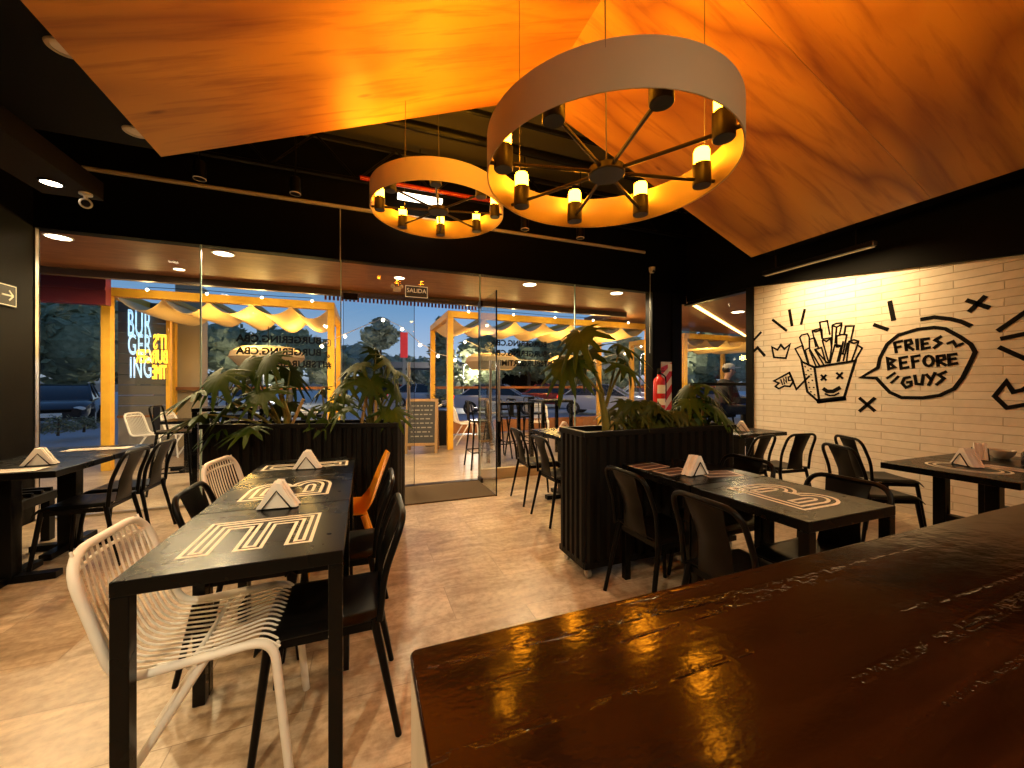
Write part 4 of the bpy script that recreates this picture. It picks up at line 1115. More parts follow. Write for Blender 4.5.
def smooth_pts(pts, closed=True, k=4):
    out = []; n = len(pts)
    rng = range(n if closed else n - 1)
    for i in rng:
        p0 = pts[(i - 1) % n] if (closed or i) else pts[i]; p1 = pts[i]; p2 = pts[(i + 1) % n]; p3 = pts[(i + 2) % n] if (closed or i < n - 2) else p2
        for j in range(k):
            t = j / k
            out.append(tuple(.5 * (2 * p1[c] + (p2[c] - p0[c]) * t + (2 * p0[c] - 5 * p1[c] + 4 * p2[c] - p3[c]) * t * t + (3 * p1[c] - p0[c] - 3 * p2[c] + p3[c]) * t ** 3) for c in (0, 1)))
    if not closed: out.append(pts[-1])
    return out
mu = empty('wall_mural', (RX, 2.6, 1.4), 'black line mural of smiling fries and a speech bubble painted on the brick wall', 'mural')
def mpart(name, fill):
    b = MB(); fill(b); b.build(name, M['mural'], mu, origin=None)
    o = mu.children[-1] if mu.children else None
def fries(b):
    S = lambda pts, w=.022, c=False: stroke(b, pts, w, pf, c)
    S([(240, 470), (525, 425), (445, 690), (275, 715)], .026, True); S([(240, 470), (150, 430), (190, 640), (275, 715)], .026); S([(265, 706), (450, 686)], .05)
    S([(288, 525), (320, 558)]); S([(320, 525), (288, 558)]); S([(396, 510), (436, 546)]); S([(434, 508), (398, 548)])
    S([(306, 622), (330, 638), (370, 638), (414, 614)], .042); S([(315, 655), (345, 668), (380, 665), (410, 650)], .018)
    for x, y in ((175, 465), (195, 490), (215, 480), (182, 520), (217, 520), (200, 575), (235, 610), (215, 640), (240, 660), (205, 610), (225, 560)): S([(x - 3, y), (x + 3, y + 2)], .014)
    for pl in ([(155, 430), (105, 340), (155, 318), (195, 445)], [(162, 330), (137, 262), (150, 245), (192, 235), (204, 262), (205, 335)], [(250, 325), (225, 215), (275, 200), (292, 208), (295, 270)],
               [(225, 213), (250, 222), (290, 207)], [(292, 265), (277, 155), (330, 145), (347, 240)], [(362, 310), (365, 175), (395, 163), (430, 160), (428, 185), (415, 240)], [(365, 178), (395, 190), (430, 170)], [(395, 190), (385, 300)],
               [(448, 240), (457, 183), (517, 180), (495, 275)], [(395, 330), (395, 252), (430, 240), (466, 243), (440, 370)], [(340, 440), (296, 285), (300, 272), (352, 264), (360, 330), (345, 440)], [(298, 278), (325, 290), (352, 268)],
               [(205, 335), (205, 275), (240, 265), (270, 340)], [(205, 460), (175, 350), (202, 335), (275, 458)], [(205, 350), (250, 460)], [(330, 440), (245, 345), (290, 332), (320, 440)], [(245, 350), (305, 452)],
               [(350, 436), (383, 312), (428, 318), (400, 430)], [(383, 315), (405, 328), (430, 318)], [(465, 425), (482, 288), (515, 278), (548, 287), (545, 300), (500, 425)], [(482, 290), (515, 302), (546, 292)],
               [(545, 318), (573, 335), (522, 425)], [(412, 428), (424, 375), (452, 378), (442, 424)], [(440, 290), (425, 372)], [(470, 300), (455, 375)]): S(pl, .017)
mpart('fries_drawing', fries)
def bubble(b):
    stroke(b, [(497, 352), (504, 318), (530, 268), (570, 235), (640, 214), (700, 207), (740, 212), (795, 242), (832, 268), (848, 296), (832, 330), (803, 388), (772, 428), (720, 452), (660, 461), (582, 460), (540, 441), (512, 412), (492, 390), (437, 387)], .032, p8, True)
mpart('speech_bubble', bubble)
def words(b):
    S = lambda pts, w=.025, c=False: stroke(b, pts, w, p8, c)
    S([(557, 262), (563, 297)]); S([(557, 262), (584, 256)]); S([(560, 280), (579, 276)])
    S([(596, 255), (600, 290)]); S([(596, 256), (614, 252), (619, 264), (601, 273), (624, 287)]); S([(637, 250), (640, 286)])
    S([(680, 247), (655, 251), (658, 284), (684, 279)]); S([(657, 267), (676, 264)]); S([(724, 240), (703, 253), (722, 263), (700, 281)])
    S([(748, 265), (768, 257), (779, 275), (803, 265)], .022)
    S([(531, 318), (556, 325), (541, 337), (557, 350), (536, 357)], .025, True)
    S([(602, 313), (576, 318), (581, 355), (607, 350)]); S([(578, 336), (599, 332)]); S([(647, 308), (620, 313), (625, 352)]); S([(622, 331), (642, 327)])
    S([(680 + 17 * math.cos(a), 328 + 18 * math.sin(a)) for a in [2 * PI * q / 12 for q in range(12)]], .025, True)
    S([(711, 310), (714, 346)]); S([(711, 311), (735, 308), (738, 321), (714, 329), (742, 343)]); S([(779, 303), (752, 306), (755, 341), (782, 336)]); S([(754, 323), (776, 319)])
    S([(612, 386), (592, 390), (584, 408), (598, 424), (617, 416), (616, 403), (602, 405)]); S([(630, 380), (635, 411), (655, 412), (661, 378)]); S([(672, 377), (688, 394)]); S([(703, 371), (680, 415)]); S([(742, 367), (716, 378), (735, 391), (709, 413)])
    S([(530, 390), (558, 371)], .022); S([(545, 407), (570, 384)], .022)
mpart('lettering', words)
for pts, cl, w in (([(115, 278), (122, 315), (165, 318), (180, 268), (160, 285), (147, 270), (135, 288)], True, .024), ([(960, 403), (918, 455), (962, 497), (1030, 485), (1060, 470), (1045, 440), (1060, 400), (1020, 432), (985, 440)], True, .032)):
    mpart('crown_drawing', lambda b: stroke(b, pts, w, p8, cl))
mpart('flag_drawing', lambda b: [stroke(b, q, ww, p8, c_) for q, c_, ww in (([(122, 400), (150, 385), (178, 370), (192, 402), (180, 420), (160, 418), (140, 428), (127, 420), (140, 408)], True, .022), ([(178, 372), (203, 430), (250, 382)], False, .022), ([(147, 395), (153, 413)], False, .016), ([(160, 411), (156, 391), (168, 406), (165, 386)], False, .016), ([(184, 383), (174, 386), (175, 399), (185, 397)], False, .016))])
for pl in ([(820, 110), (895, 135)], [(882, 97), (829, 148)]), ([(432, 463), (484, 507)], [(484, 463), (432, 508)]):
    mpart('cross_mark', lambda b: [stroke(b, q, .036 if q[0][0] > 700 else .032, p8) for q in pl])
for q, w in (([(118, 180), (167, 218)], .03), ([(178, 145), (187, 200)], .034), ([(233, 143), (220, 195)], .03), ([(540, 115), (553, 178)], .04), ([(485, 198), (530, 214)], .036), ([(655, 178), (700, 170), (760, 177), (800, 187), (828, 200)], .036),
             ([(933, 217), (1040, 144)], .035), ([(945, 247), (1050, 225)], .035), ([(938, 280), (1050, 330)], .035), ([(75, 225), (50, 252)], .03), ([(50, 292), (63, 280), (88, 308)], .036)):
    mpart('ray_mark', lambda b: stroke(b, q, w, p8))
for o in mu.children: o.location = Vector((0, 0, 0)) - mu.location
# ------------------------------------------------------------------ terrace and street
struct(MB().box((-9, FY + .06, -.12), (14, 10.6, -.002)).build('terrace_ground', M['terrace']), 'stone paved terrace outside the glass front', 'terrace')
struct(MB().box((-60, 10.6, -.3), (70, 90, -.14)).build('street_ground', M['asphalt']), 'dark street and car park beyond the terrace', 'street')
so_ = MB().box((-9, FY + .1, GT + .03), (RX + .15, 6.65, GT + .2)).box((RX + .15, FY - 3, GT + .03), (14, 8.4, GT + .2))
struct(so_.build('ceiling_terrace', M['soffit']), 'brown timber ceiling over the terrace', 'ceiling')
struct(MB().box((-9, 6.652, GT - .06), (5.1, 6.74, GT + .26)).build('trim_7', mat('soffit edge', (.12, .085, .06), .5)), 'brown edge board of the terrace ceiling', 'edge board')
b = MB()
for k in range(42): b.box((-.6 + k * .06, 6.76, GT - .12), (-.57 + k * .06, 6.79, GT + .1))
b.box((-.6, 6.755, GT + .02), (1.92, 6.795, GT + .1))
struct(b.build('trim_8', M['dark_red']), 'comb-like slatted edge under the terrace ceiling', 'slatted edge')
struct(MB().box((-9, 7.0, 2.38), (-3.36, 7.12, 3.0)).box((-9, 6.98, 2.58), (-3.36, 7.0, 2.62)).build('trim_9', M['dark_red']), 'dark red fascia outside beside the pergola', 'fascia')
struct(MB().box((-9.2, 5.0, -.1), (-9, 10.6, 3)).build('wall_terrace', M['block_wall']), 'grey end wall of the terrace', 'wall')
def soffit_light(x, y, label, power=60, r=.085, kids=True):
    t = empty('terrace_downlight', (x, y, GT + .03), label, 'downlight', 'round downlights in the terrace ceiling')
    MB().lathe([(0, -.004), (r * .92, -.004), (r * .92, -.001), (0, -.001)], 28).build('lens', M['lamp_white'], t)
    MB().lathe([(r * .93, -.001), (r * .93, -.008), (r * 1.08, -.006), (r * 1.1, 0)], 28, cap=False).build('rim', M['white_plastic'], t, smooth=40)
    if power: spot('terrace_beam', (x, y, GT), (x, y + .2, 0), power * 4, (1, .72, .40), R(168), .5, .06)
soffit_light(-2.90, 5.28, 'lit terrace downlight at the corner of the glass by the dark side wall', r=.1)
soffit_light(-1.51, 5.28, 'lit terrace downlight above the bushy plant', r=.1)
soffit_light(2.30, 5.28, 'lit terrace downlight right of the open glass door, above the pergola end', r=.1)
soffit_light(3.85, 5.28, 'lit terrace downlight nearest the black pier', r=.1)
soffit_light(-2.25, 6.2, 'small terrace downlight above the neon sign', 40, .06)
soffit_light(.45, 5.6, 'terrace downlight over the doorway behind the exit sign', 60, .07)
p = on_z(738, 312, GT + .026)
soffit_light(p.x, p.y, 'terrace downlight seen through the narrow side window', 60, .12)
a, c = on_z(693, 304, GT + .02), on_z(746, 336, GT + .02)
dr = (c - a).normalized()
a.z = c.z = GT + .012
o = MB().beam(a, c, .05, .03).build('led_strip_light', M['led']); tag(o, 'long yellow light strip under the terrace ceiling, seen through the side window', 'strip light')

def pergola(x0, x1, y0, y1, h, label, cells, rail=True, brace=True, low=False):
    t = empty('pergola', ((x0 + x1) / 2, (y0 + y1) / 2, 0), label, 'pergola', None)
    ox, oy = (x0 + x1) / 2, (y0 + y1) / 2; w, d = (x1 - x0) / 2, (y1 - y0) / 2; s_ = .11
    for sx in (-1, 1):
        for sy in (-1, 1):
            X, Y = sx * (w - s_ / 2), sy * (d - s_ / 2)
            MB().box((X - s_ / 2, Y - s_ / 2, 0), (X + s_ / 2, Y + s_ / 2, h)).build('post', M['yellow'], t, bevel=.004)
    for sy in (-1, 1):
        Y = sy * (d - s_ / 2)
        MB().box((-w, Y - s_ / 2, h + .001), (w, Y + s_ / 2, h + .13)).build('beam', M['yellow'], t, bevel=.004)
    for sx in (-1, 1):
        X = sx * (w - s_ / 2)
        MB().box((X - s_ / 2, -d + s_ + .001, h + .001), (X + s_ / 2, d - s_ - .001, h + .13)).build('beam', M['yellow'], t, bevel=.004)
    n = cells; cw = (2 * w - 2 * s_) / n
    for k in range(1, n):
        X = -w + s_ + k * cw
        MB().box((X - .025, -d + s_ + .001, h + .03), (X + .025, d - s_ - .001, h + .10)).build('slat', M['yellow'], t)
    def cv(u, v):
        x = -w + s_ + u * (2 * w - 2 * s_); k = (u * n) % 1
        return (x, -d + s_ + v * (2 * d - 2 * s_), h + .03 - .22 * math.sin(PI * k) ** .9 * (.85 + .15 * math.sin(7 * u + 3 * v)))
    MB().sheet(cv, n * 10, 12, .004).build('canvas', M['canvas'], t, smooth=40)
    if rail:
        MB().box((-w + s_, d - .08, 1.16), (w - s_, d - .02, 1.22)).build('rail', M['soffit'], t)
    if low:
        MB().box((-w + s_, d - .07, .03), (w - s_, d - .03, .35)).build('low_board', M['soffit'], t)
    return t
pergola(-3.62, -.5, 7.42, 9.6, 2.58, 'yellow timber pergola with draped canvas behind the mirrored lettering, beside the neon sign', 5, True)
pergola(1.50, 6.4, 7.42, 9.6, 2.58, 'yellow timber pergola with draped canvas beyond the open glass door', 7, True, low=True)
pergola(7.6, 11.5, 7.6, 9.8, 2.45, 'yellow timber pergola seen through the narrow side window', 5, True)
for x, y in ((-1.9, 8.0), (-1.2, 8.9), (2.6, 8.3), (4.2, 8.3), (5.6, 8.3), (9.4, 8.6)):
    point('pergola_lamp', (x, y, 2.12), 52, (1, .56, .13), .1)
def drum(x, y, label, r=.62, z=1.78):
    t = empty('drum_pendant', (x, y, z), label, 'pendant lamp', 'large beige shades hanging in the pergolas')
    MB().lathe([(r * .75, -.17), (r, 0), (r * .95, .10), (r * .7, .19), (r * .68, .188), (r * .93, .098), (r * .98, 0), (r * .735, -.168)], 40, cap=False).build('lamp_shade', M['shade_cloth'], t, smooth=40)
    b = MB()
    for k in range(4):
        a_ = PI / 4 * k * 2; b.tube([(0, 0, .18), (math.cos(a_) * r * .69, math.sin(a_) * r * .69, .185)], .006, 5)
    b.build('spider_frame', M['black_metal'], t)
    MB().tube([(0, 0, .18), (0, 0, 2.58 - z - .2)], .006, 5).build('cord', M['black_metal'], t)
    MB().lathe([(0, .0), (.05, .03), (.05, .1), (.02, .18), (0, .18)], 14).build('bulb', M['bulb_small'], t, smooth=50)
drum(-1.72, 8.5, 'large beige hanging shade behind the mirrored lettering and bushy plant')
drum(2.75, 8.5, 'large beige hanging shade in the pergola beyond the open door')
drum(4.85, 8.5, 'large beige hanging shade in the pergola near the black pier')

# neon sign wall at the end of the left pergola
A = on_y(122, 300, 8.6); 
t = empty('neon_sign_wall', (-3.55, 8.5, 0), 'dark cladded screen with white neon letters at the end of the pergola', 'sign wall', rz=R(0))
sx0, sx1 = on_y(118, 384, 8.55).x, on_y(176, 384, 8.55).x
t.location = (sx0, 8.55, 0); ws = sx1 - sx0
MB().box((0, 0, 0), (ws, .08, .72)).build('base_wall', M['concrete'], t)
b = MB()
for k in range(11): b.box((0, 0, .73 + k * .18), (ws * .83, .06, .9 + k * .18))
b.build('cladding', M['block_wall'], t)
MB().box((ws * .83, -.02, .725), (ws * .90, .07, 2.6)).build('side_post', M['yellow'], t)
MB().box((0, -.03, .70), (ws, -.001, .74)).build('ledge', M['soffit'], t)
for s_, u0, u1, v0, v1 in (('BUR', 128, 151.5, 337, 310), ('GER', 128, 151.5, 355, 334), ('ING', 130, 151.5, 378, 357)):
    P0 = on_y(u0, v0, 8.52); P1 = on_y(u1, v1, 8.52)
    P0.z, P1.z = on_y((u0 + u1) / 2, v0, 8.52).z, on_y((u0 + u1) / 2, v1, 8.52).z
    for off, r_ in ((.0, .013), (-.06, .009)):
        v, f = text_mesh(s_, 1, 0, outline=r_, offset=off, space=1.08)
        if off == 0: bx0 = min(q.x for q in v); bx1 = max(q.x for q in v); by0 = min(q.y for q in v); by1 = max(q.y for q in v)
        b = MB(); b.add([Vector((P0.x - sx0 + (q.x - bx0) / (bx1 - bx0) * (P1.x - P0.x), -.03 + q.z * .3, P0.z + (q.y - by0) / (by1 - by0) * (P1.z - P0.z))) for q in v], f)
        b.build('neon_letters', M['neon_white'], t)
o = MB().box((0, 0, 0), (.42, .4, 3.3)).build('terrace_pillar', M['cream_wall'], bevel=.005); p = on_y(175, 384, 9.7); o.location = (p.x, 9.7, 0)
tag(o, 'cream rendered pillar between the neon sign and the lettering', 'pillar')

# terrace furniture
def high_table(x, y, label, h=1.0, w=.6):
    t = empty('bar_table', (x, y, 0), label, 'bar table', None)
    MB().box((-w / 2, -w / 2, h - .04), (w / 2, w / 2, h)).build('tabletop', M['black_table'], t, bevel=.003)
    for sx in (-1, 1):
        for sy in (-1, 1): MB().box((sx * (w / 2 - .03) - .025, sy * (w / 2 - .03) - .025, 0), (sx * (w / 2 - .03) + .025, sy * (w / 2 - .03) + .025, h - .041)).build('leg', M['black_table'], t)
    return t
def bar_stool(label):
    m = M['black_metal']; t = empty('bar_stool', (0, 0, 0), label, 'bar stool', 'black metal bar stools on the terrace')
    MB().prism(rr(-.17, -.17, .17, .17, .04), 'z', .70, .725).build('seat', m, t, bevel=.006)
    for sx in (-1, 1):
        for sy in (-1, 1): MB().tube([(sx * .14, sy * .14, .70), (sx * .21, sy * .21, 0)], [.015, .012], 8).build('leg', m, t, smooth=50)
    b = MB()
    for s_ in (-1, 1): b.tube([(s_ * .185, -.185, .25), (s_ * .185, .185, .25)], .009, 6).tube([(-.185, s_ * .185, .25), (.185, s_ * .185, .25)], .009, 6)
    b.build('foot_rail', m, t)
    MB().tube(fillet([(-.15, -.15, .71), (-.16, -.21, 1.02), (.16, -.21, 1.02), (.15, -.15, .71)], .06), .011, 8).build('back_frame', m, t, smooth=50)
    MB().box((-.07, -.205, .73), (.07, -.195, 1.01)).build('splat', m, t)
    return t
high_table(2.15, 5.75, 'black bar table just outside the glass beside the open door')
high_table(3.1, 6.2, 'black bar table outside the glass behind the tall leaning plant')
S0 = bar_stool('black bar stool outside beside the open door leaf'); S0.location = (1.68, 5.75, 0); S0.rotation_euler = (0, 0, -R(90))
dup(S0, (2.15, 6.38, 0), R(180), 'black bar stool on the street side of the bar table outside the door')
dup(S0, (2.58, 6.3, 0), -R(80), 'black bar stool between the two bar tables outside the glass')
dup(S0, (3.1, 6.85, 0), R(180), 'black bar stool on the street side of the bar table behind the leaning plant')
place('w', 2.02, 8.1, 88, 'cream wire chair outside under the pergola next to its front post', 'chairs on the terrace')
place('w', 3.72, 8.0, 200, 'cream wire chair outside behind the leaning plant stem', 'chairs on the terrace')
place('w', -3.30, 8.15, 100, 'cream wire chair outside below the neon sign, nearer the front pergola post', 'chairs on the terrace')
place('w', -2.86, 8.2, 96, 'cream wire chair outside below the neon sign, tucked to the dark table', 'chairs on the terrace')
place('w', -.95, 8.2, 10, 'cream wire chair outside behind the stakes of the drooping plant', 'chairs on the terrace')
pedestal(2.6, 8.15, .6, .6, 'dark table outside under the pergola next to its front post')
pedestal(-2.45, 7.1, .6, .6, 'dark table outside below the neon sign, nearer the glass')
pedestal(-2.30, 8.2, .6, .6, 'dark table outside below the neon sign, nearer the street')
pedestal(-1.0, 7.7, .6, .6, 'dark table outside behind the drooping plant')
o = shell_chair('orange chair on the terrace behind the bushy plant'); o.location = (-1.55, 7.7, 0); o.rotation_euler = (0, 0, -R(80))
high_table(-1.55, 5.7, 'black bar table outside the glass behind the second cream wire chair')
dup(S0, (-2.1, 5.75, 0), -R(90), 'black bar stool outside the glass below the neon sign')

# A-board
t = empty('chalkboard_sign', (1.0, 7.3, 0), 'wood-framed chalkboard standing outside the doorway', 'chalkboard', rz=R(-14))
def face(s_):
    b = MB(); mt = Matrix.Translation((0, s_ * .02, 1.0)) @ Matrix.Rotation(s_ * R(12), 4, 'X')
    b.box((-.29, -.02, -1.0), (-.24, .02, 0)).box((.24, -.02, -1.0), (.29, .02, 0)).box((-.24, -.02, -.05), (.24, .02, 0)).box((-.24, -.02, -.86), (.24, .02, -.81)); b.xform(mt)
    b.build('frame', M['frame_wood'], t, bevel=.003)
    b = MB().box((-.24, -.008, -.81), (.24, .008, -.05)); b.xform(mt); b.build('board', M['chalk'], t)
    return mt
mt = face(-1); face(1)
b = MB()
for r_ in range(8):
    x = -.19
    while x < .17:
        l = random.uniform(.03, .09); b.box((x, -.0105, -.14 - r_ * .08), (min(.2, x + l), -.0085, -.118 - r_ * .08)); x += l + .025
b.xform(mt); b.build('chalk_writing', M['chalk_text'], t)
# planter outside with flowers
t = empty('terrace_planter', (1.38, 8.2, 0), 'black terrace planter with a pale flowering plant behind the chalkboard', 'planter')
MB().prism(rr(-.22, -.22, .22, .22, .02), 'z', 0, .72).build('box', M['black_wood'], t)
b = MB()
for k in range(130):
    c = Vector((random.gauss(0, .12), random.gauss(0, .12), .78 + abs(random.gauss(0, .14)))); a_ = random.uniform(0, PI); q = Vector((math.cos(a_), math.sin(a_), random.uniform(-.5, .5))) * .045; w_ = Vector((-math.sin(a_), math.cos(a_), .4)) * .022
    b.add([c - q, c + w_, c + q, c - w_], [(0, 1, 2, 3)])
b.build('foliage', M['leaf2'], t)
b = MB()
for k in range(12): b.ball((random.gauss(0, .1), -.1 + random.gauss(0, .07), .85 + random.uniform(-.1, .15)), .022, 5)
b.build('flower', M['vinyl'], t)

# person outside the side window ---------------------------------------
def skin_body(name, verts, edges, m, parent, sub=2, root=0):
    me = bpy.data.meshes.new(name); me.from_pydata([v[0] for v in verts], edges, []); me.materials.append(m)
    o = bpy.data.objects.new(name, me); COL.objects.link(o); o.parent = parent
    sk = o.modifiers.new('skin', 'SKIN'); sk.use_smooth_shade = True
    lay = me.skin_vertices[0].data if me.skin_vertices else None
    if lay is None:
        bm = bmesh.new(); bm.from_mesh(me); bm.verts.layers.skin.verify(); bm.to_mesh(me); bm.free(); lay = me.skin_vertices[0].data
    for i, v in enumerate(verts):
        r_ = v[1]; lay[i].radius = (r_, r_) if not isinstance(r_, tuple) else r_
        lay[i].use_root = (i == root)
    ss = o.modifiers.new('sub', 'SUBSURF'); ss.levels = sub; ss.render_levels = sub
    return o
hp = on_y(716, 377, 4.45)
t = empty('person', (5.9, 5.03, .14), 'person in dark jacket and pale cap sitting outside the side window, looking down', 'person', rz=R(-115))
# local: facing +y, seated on a stool of height .62; head about 1.38
V_ = []; E_ = []
def vv(p, r_): V_.append((p, r_)); return len(V_) - 1
def chain(pts, start=None):
    prev = start
    ids = []
    for p, r_ in pts:
        i = vv(p, r_); ids.append(i)
        if prev is not None: E_.append((prev, i))
        prev = i
    return ids
sp = chain([((0, 0, .72), (.15, .11)), ((0, -.01, .86), (.135, .10)), ((0, .02, 1.02), (.15, .105)), ((0, .05, 1.14), (.13, .09)), ((0, .07, 1.21), (.05, .05)), ((0, .10, 1.27), (.05, .05)), ((0, .12, 1.34), (.075, .09)), ((0, .115, 1.42), (.075, .092)), ((0, .105, 1.475), (.05, .06))])
for s_ in (-1, 1):
    ar = chain([((s_ * .18, .04, 1.12), .06), ((s_ * .235, .08, .98), .05), ((s_ * .25, .12, .86), .043), ((s_ * .2, .26, .86), .036), ((s_ * .13, .36, .88), .026), ((s_ * .11, .40, .885), (.034, .018))], sp[3])
    for k, (dx, L_) in enumerate(((-.026, .06), (-.009, .07), (.009, .066), (.026, .052))):
        chain([((s_ * .11 + dx, .425, .885), .009), ((s_ * .11 + dx * 1.1, .425 + L_ * .55, .888), .0085), ((s_ * .105 + dx, .425 + L_ * .8, .868), .007)], ar[5])
    chain([((s_ * .085, .39, .892), .010), ((s_ * .062, .415, .895), .009)], ar[4])
    lg = chain([((s_ * .09, .02, .70), .095), ((s_ * .12, .25, .70), .08), ((s_ * .13, .44, .69), .062), ((s_ * .13, .45, .45), .05), ((s_ * .13, .42, .22), .04), ((s_ * .13, .42, .08), .035), ((s_ * .13, .52, .045), .035), ((s_ * .13, .60, .04), .028)], sp[0])
body = skin_body('body', V_, E_, M['skin'], t, 2)
# face
fc = MB()
for s_ in (-1, 1): fc.ball((s_ * .03, .207, 1.385), .007, 6)
fc.build('eye', M['lens_dark'], t, smooth=60)
MB().ball((0, .215, 1.355), .016, 6, (.8, 1.1, 1.4)).build('nose', M['skin'], t, smooth=60)
MB().ball((0, .205, 1.315), .02, 6, (1.2, .5, .3)).build('mouth', mat('lips', (.35, .12, .1), .5), t, smooth=60)
b = MB()
for s_ in (-1, 1): b.ball((s_ * .082, .115, 1.375), .028, 6, (.35, .7, 1.1))
b.build('ear', M['skin'], t, smooth=60)
MB().ball((0, .095, 1.41), .094, 10, (.95, 1.02, .95)).build('hair', M['hair'], t, smooth=60)
b = MB().ball((0, .105, 1.435), .1, 10, (.95, 1.05, .72)); b.box((-.065, .19, 1.425), (.065, .285, 1.435)); b.build('cap', M['cap'], t, smooth=40)
# clothing follows the body
V2, E2 = [], []
def sub_(ids, grow, mtl, name, ends=None):
    mp = {}; vs = []
    for i in ids:
        p, r_ = V_[i]; r2 = tuple(q + grow for q in r_) if isinstance(r_, tuple) else r_ + grow
        mp[i] = len(vs); vs.append((p, r2))
    es = [(mp[a_], mp[b_]) for a_, b_ in E_ if a_ in mp and b_ in mp]
    return skin_body(name, vs, es, mtl, t, 2)
torso = [0, 1, 2, 3, 4]; arms = []; legs_ = []
k0 = 9; per = 6 + 12 + 2 + 8
for s_ in range(2): arms += list(range(k0 + s_ * per, k0 + s_ * per + 5)); legs_ += list(range(k0 + s_ * per + 20, k0 + s_ * per + 26))
sub_(torso + arms, .032, M['jacket'], 'jacket'); sub_([0] + legs_, .018, M['jeans'], 'trousers')
sh = []
for s_ in range(2): sh += [k0 + s_ * per + 25, k0 + s_ * per + 26, k0 + s_ * per + 27]
for s_ in range(2): sub_([k0 + s_ * per + 25, k0 + s_ * per + 26, k0 + s_ * per + 27], .012, M['black_metal'], 'shoe')
dup(S0, (5.87, 5.04, 0), R(-115), 'black bar stool under the seated person in a pale cap')
high_table(6.62, 4.60, 'dark bar table in front of the seated person outside the side window', .96)

# cars -----------------------------------------------------------------
def car(x, y, rz, paint, label, lights=False):
    t = empty('car', (x, y, -.14), label, 'car', 'cars parked in the street', rz)
    # local: length along y (front +y), stations (y, half width, z bottom, z belt)
    st = [(-2.15, .70, .42, .72), (-2.05, .80, .32, .90), (-1.5, .86, .28, .96), (-.6, .88, .26, .95), (.5, .88, .26, .94), (1.2, .87, .27, .90), (1.85, .80, .30, .80), (2.1, .66, .38, .66)]
    b = MB(); ring = []
    for y_, w, z0, z1 in st:
        ring.append([(w * .92, y_, z0), (w, y_, (z0 * .6 + z1 * .4)), (w * .97, y_, z1 * .93), (w * .84, y_, z1), (-w * .84, y_, z1), (-w * .97, y_, z1 * .93), (-w, y_, z0 * .6 + z1 * .4), (-w * .92, y_, z0)])
    vs = [p for r_ in ring for p in r_]; fs = []
    for i in range(len(st) - 1):
        for k in range(8): fs.append((i * 8 + k, i * 8 + (k + 1) % 8, (i + 1) * 8 + (k + 1) % 8, (i + 1) * 8 + k))
    fs += [tuple(range(8)), tuple((len(st) - 1) * 8 + k for k in range(8))]
    b.add(vs, fs)
    o = b.build('body', M['car_' + paint], t, smooth=35)
    def cabin(g, z1, nm, m):
        q = [(-1.75, .78, .93), (-1.1, .66, z1 - .04), (-.3, .68, z1), (.25, .67, z1 - .03), (1.05, .80, .90)]
        vs = []
        for y_, w, z in q: vs += [(-w + g, y_, z), (w - g, y_, z)]
        vs2 = [(-.82 + g, -1.75, .9), (.82 - g, -1.75, .9), (-.82 + g, 1.05, .88), (.82 - g, 1.05, .88)]
        b = MB(); n = len(vs)
        b.add(vs + vs2, [(i * 2, i * 2 + 1, i * 2 + 3, i * 2 + 2) for i in range(4)] + [(0, 2, 4, 6, 8, n + 2, n), (1, 3, 5, 7, 9, n + 3, n + 1), (0, 1, n + 1, n), (8, 9, n + 3, n + 2)])
        b.build(nm, m, t, smooth=30)
    cabin(0, 1.42, 'windows', M['car_glass'])
    MB().sheet(lambda u, v: ((u - .5) * 1.3, -1.1 + 1.36 * v, 1.39 + .045 * math.sin(PI * v)), 4, 8, .02).build('roof', M['car_' + paint], t, smooth=50)
    b = MB()
    for s_ in (-1, 1):
        for (y0, z0), (y1, z1) in (((-1.72, .93), (-1.1, 1.39)), ((.25, 1.4), (1.02, .91)), ((-.4, 1.41), (-.45, .94))): b.tube([(s_ * .80, y0, z0), (s_ * .672, y1, z1)] if z1 > z0 else [(s_ * .675, y0, z0), (s_ * .80, y1, z1)], .03, 6)
    b.build('pillar', M['car_' + paint], t)
    for sx in (-1, 1):
        for y_ in (-1.3, 1.32):
            w_ = MB().tube([(sx * .72, y_, .31), (sx * .90, y_, .31)], .31, 22).build('wheel', M['tyre'], t, smooth=40)
            MB().tube([(sx * .89, y_, .31), (sx * .908, y_, .31)], .19, 16).build('hub', M['steel'], w_, smooth=40)
        MB().ball((sx * .60, 2.03, .66), .12, 7, (1.2, .5, .55)).build('headlight', M['headlight'] if lights else M['plate'], t, smooth=50)
        MB().ball((sx * .66, -2.09, .80), .11, 7, (1.1, .4, .8)).build('tail_light', M['tail'], t, smooth=50)
    MB().box((-.26, 2.09, .42), (.26, 2.13, .54)).build('number_plate', M['plate'], t)
    MB().box((-.26, -2.17, .56), (.26, -2.14, .68)).build('number_plate', M['plate'], t)
    MB().box((-.45, 2.07, .56), (.45, 2.115, .64)).build('grille', M['black_metal'], t)
    if lights:
        pass
    return t
def gp(u, d):
    a_ = (u - 512) / FPX
    return (a_ * ct + st) * d, (-a_ * st + ct) * d
def pcar(u, d, rz, paint, label, lights=False):
    x, y = gp(u, d); return car(x, y, -math.atan2(-x, -y) + R(rz), paint, label, lights)
pcar(60, 13.0, -6, 'black', 'dark car facing the glass at the dark side wall, outside', False)
pcar(18, 17.5, -4, 'blue', 'dark blue car further along behind the dark side wall corner')
pcar(252, 17, 4, 'white', 'white car with lit headlights behind the mirrored lettering', True)
pcar(186, 22, 20, 'blue', 'blue car beside the cream pillar outside')
pcar(425, 24, 80, 'silver', 'silver car far behind the chalkboard')
pcar(395, 30, 95, 'red', 'red car far behind the drooping plant')
pcar(500, 18.5, 84, 'silver', 'silver car behind the outdoor bar table')
pcar(555, 23, 95, 'red', 'red car behind the tall leaning plant')
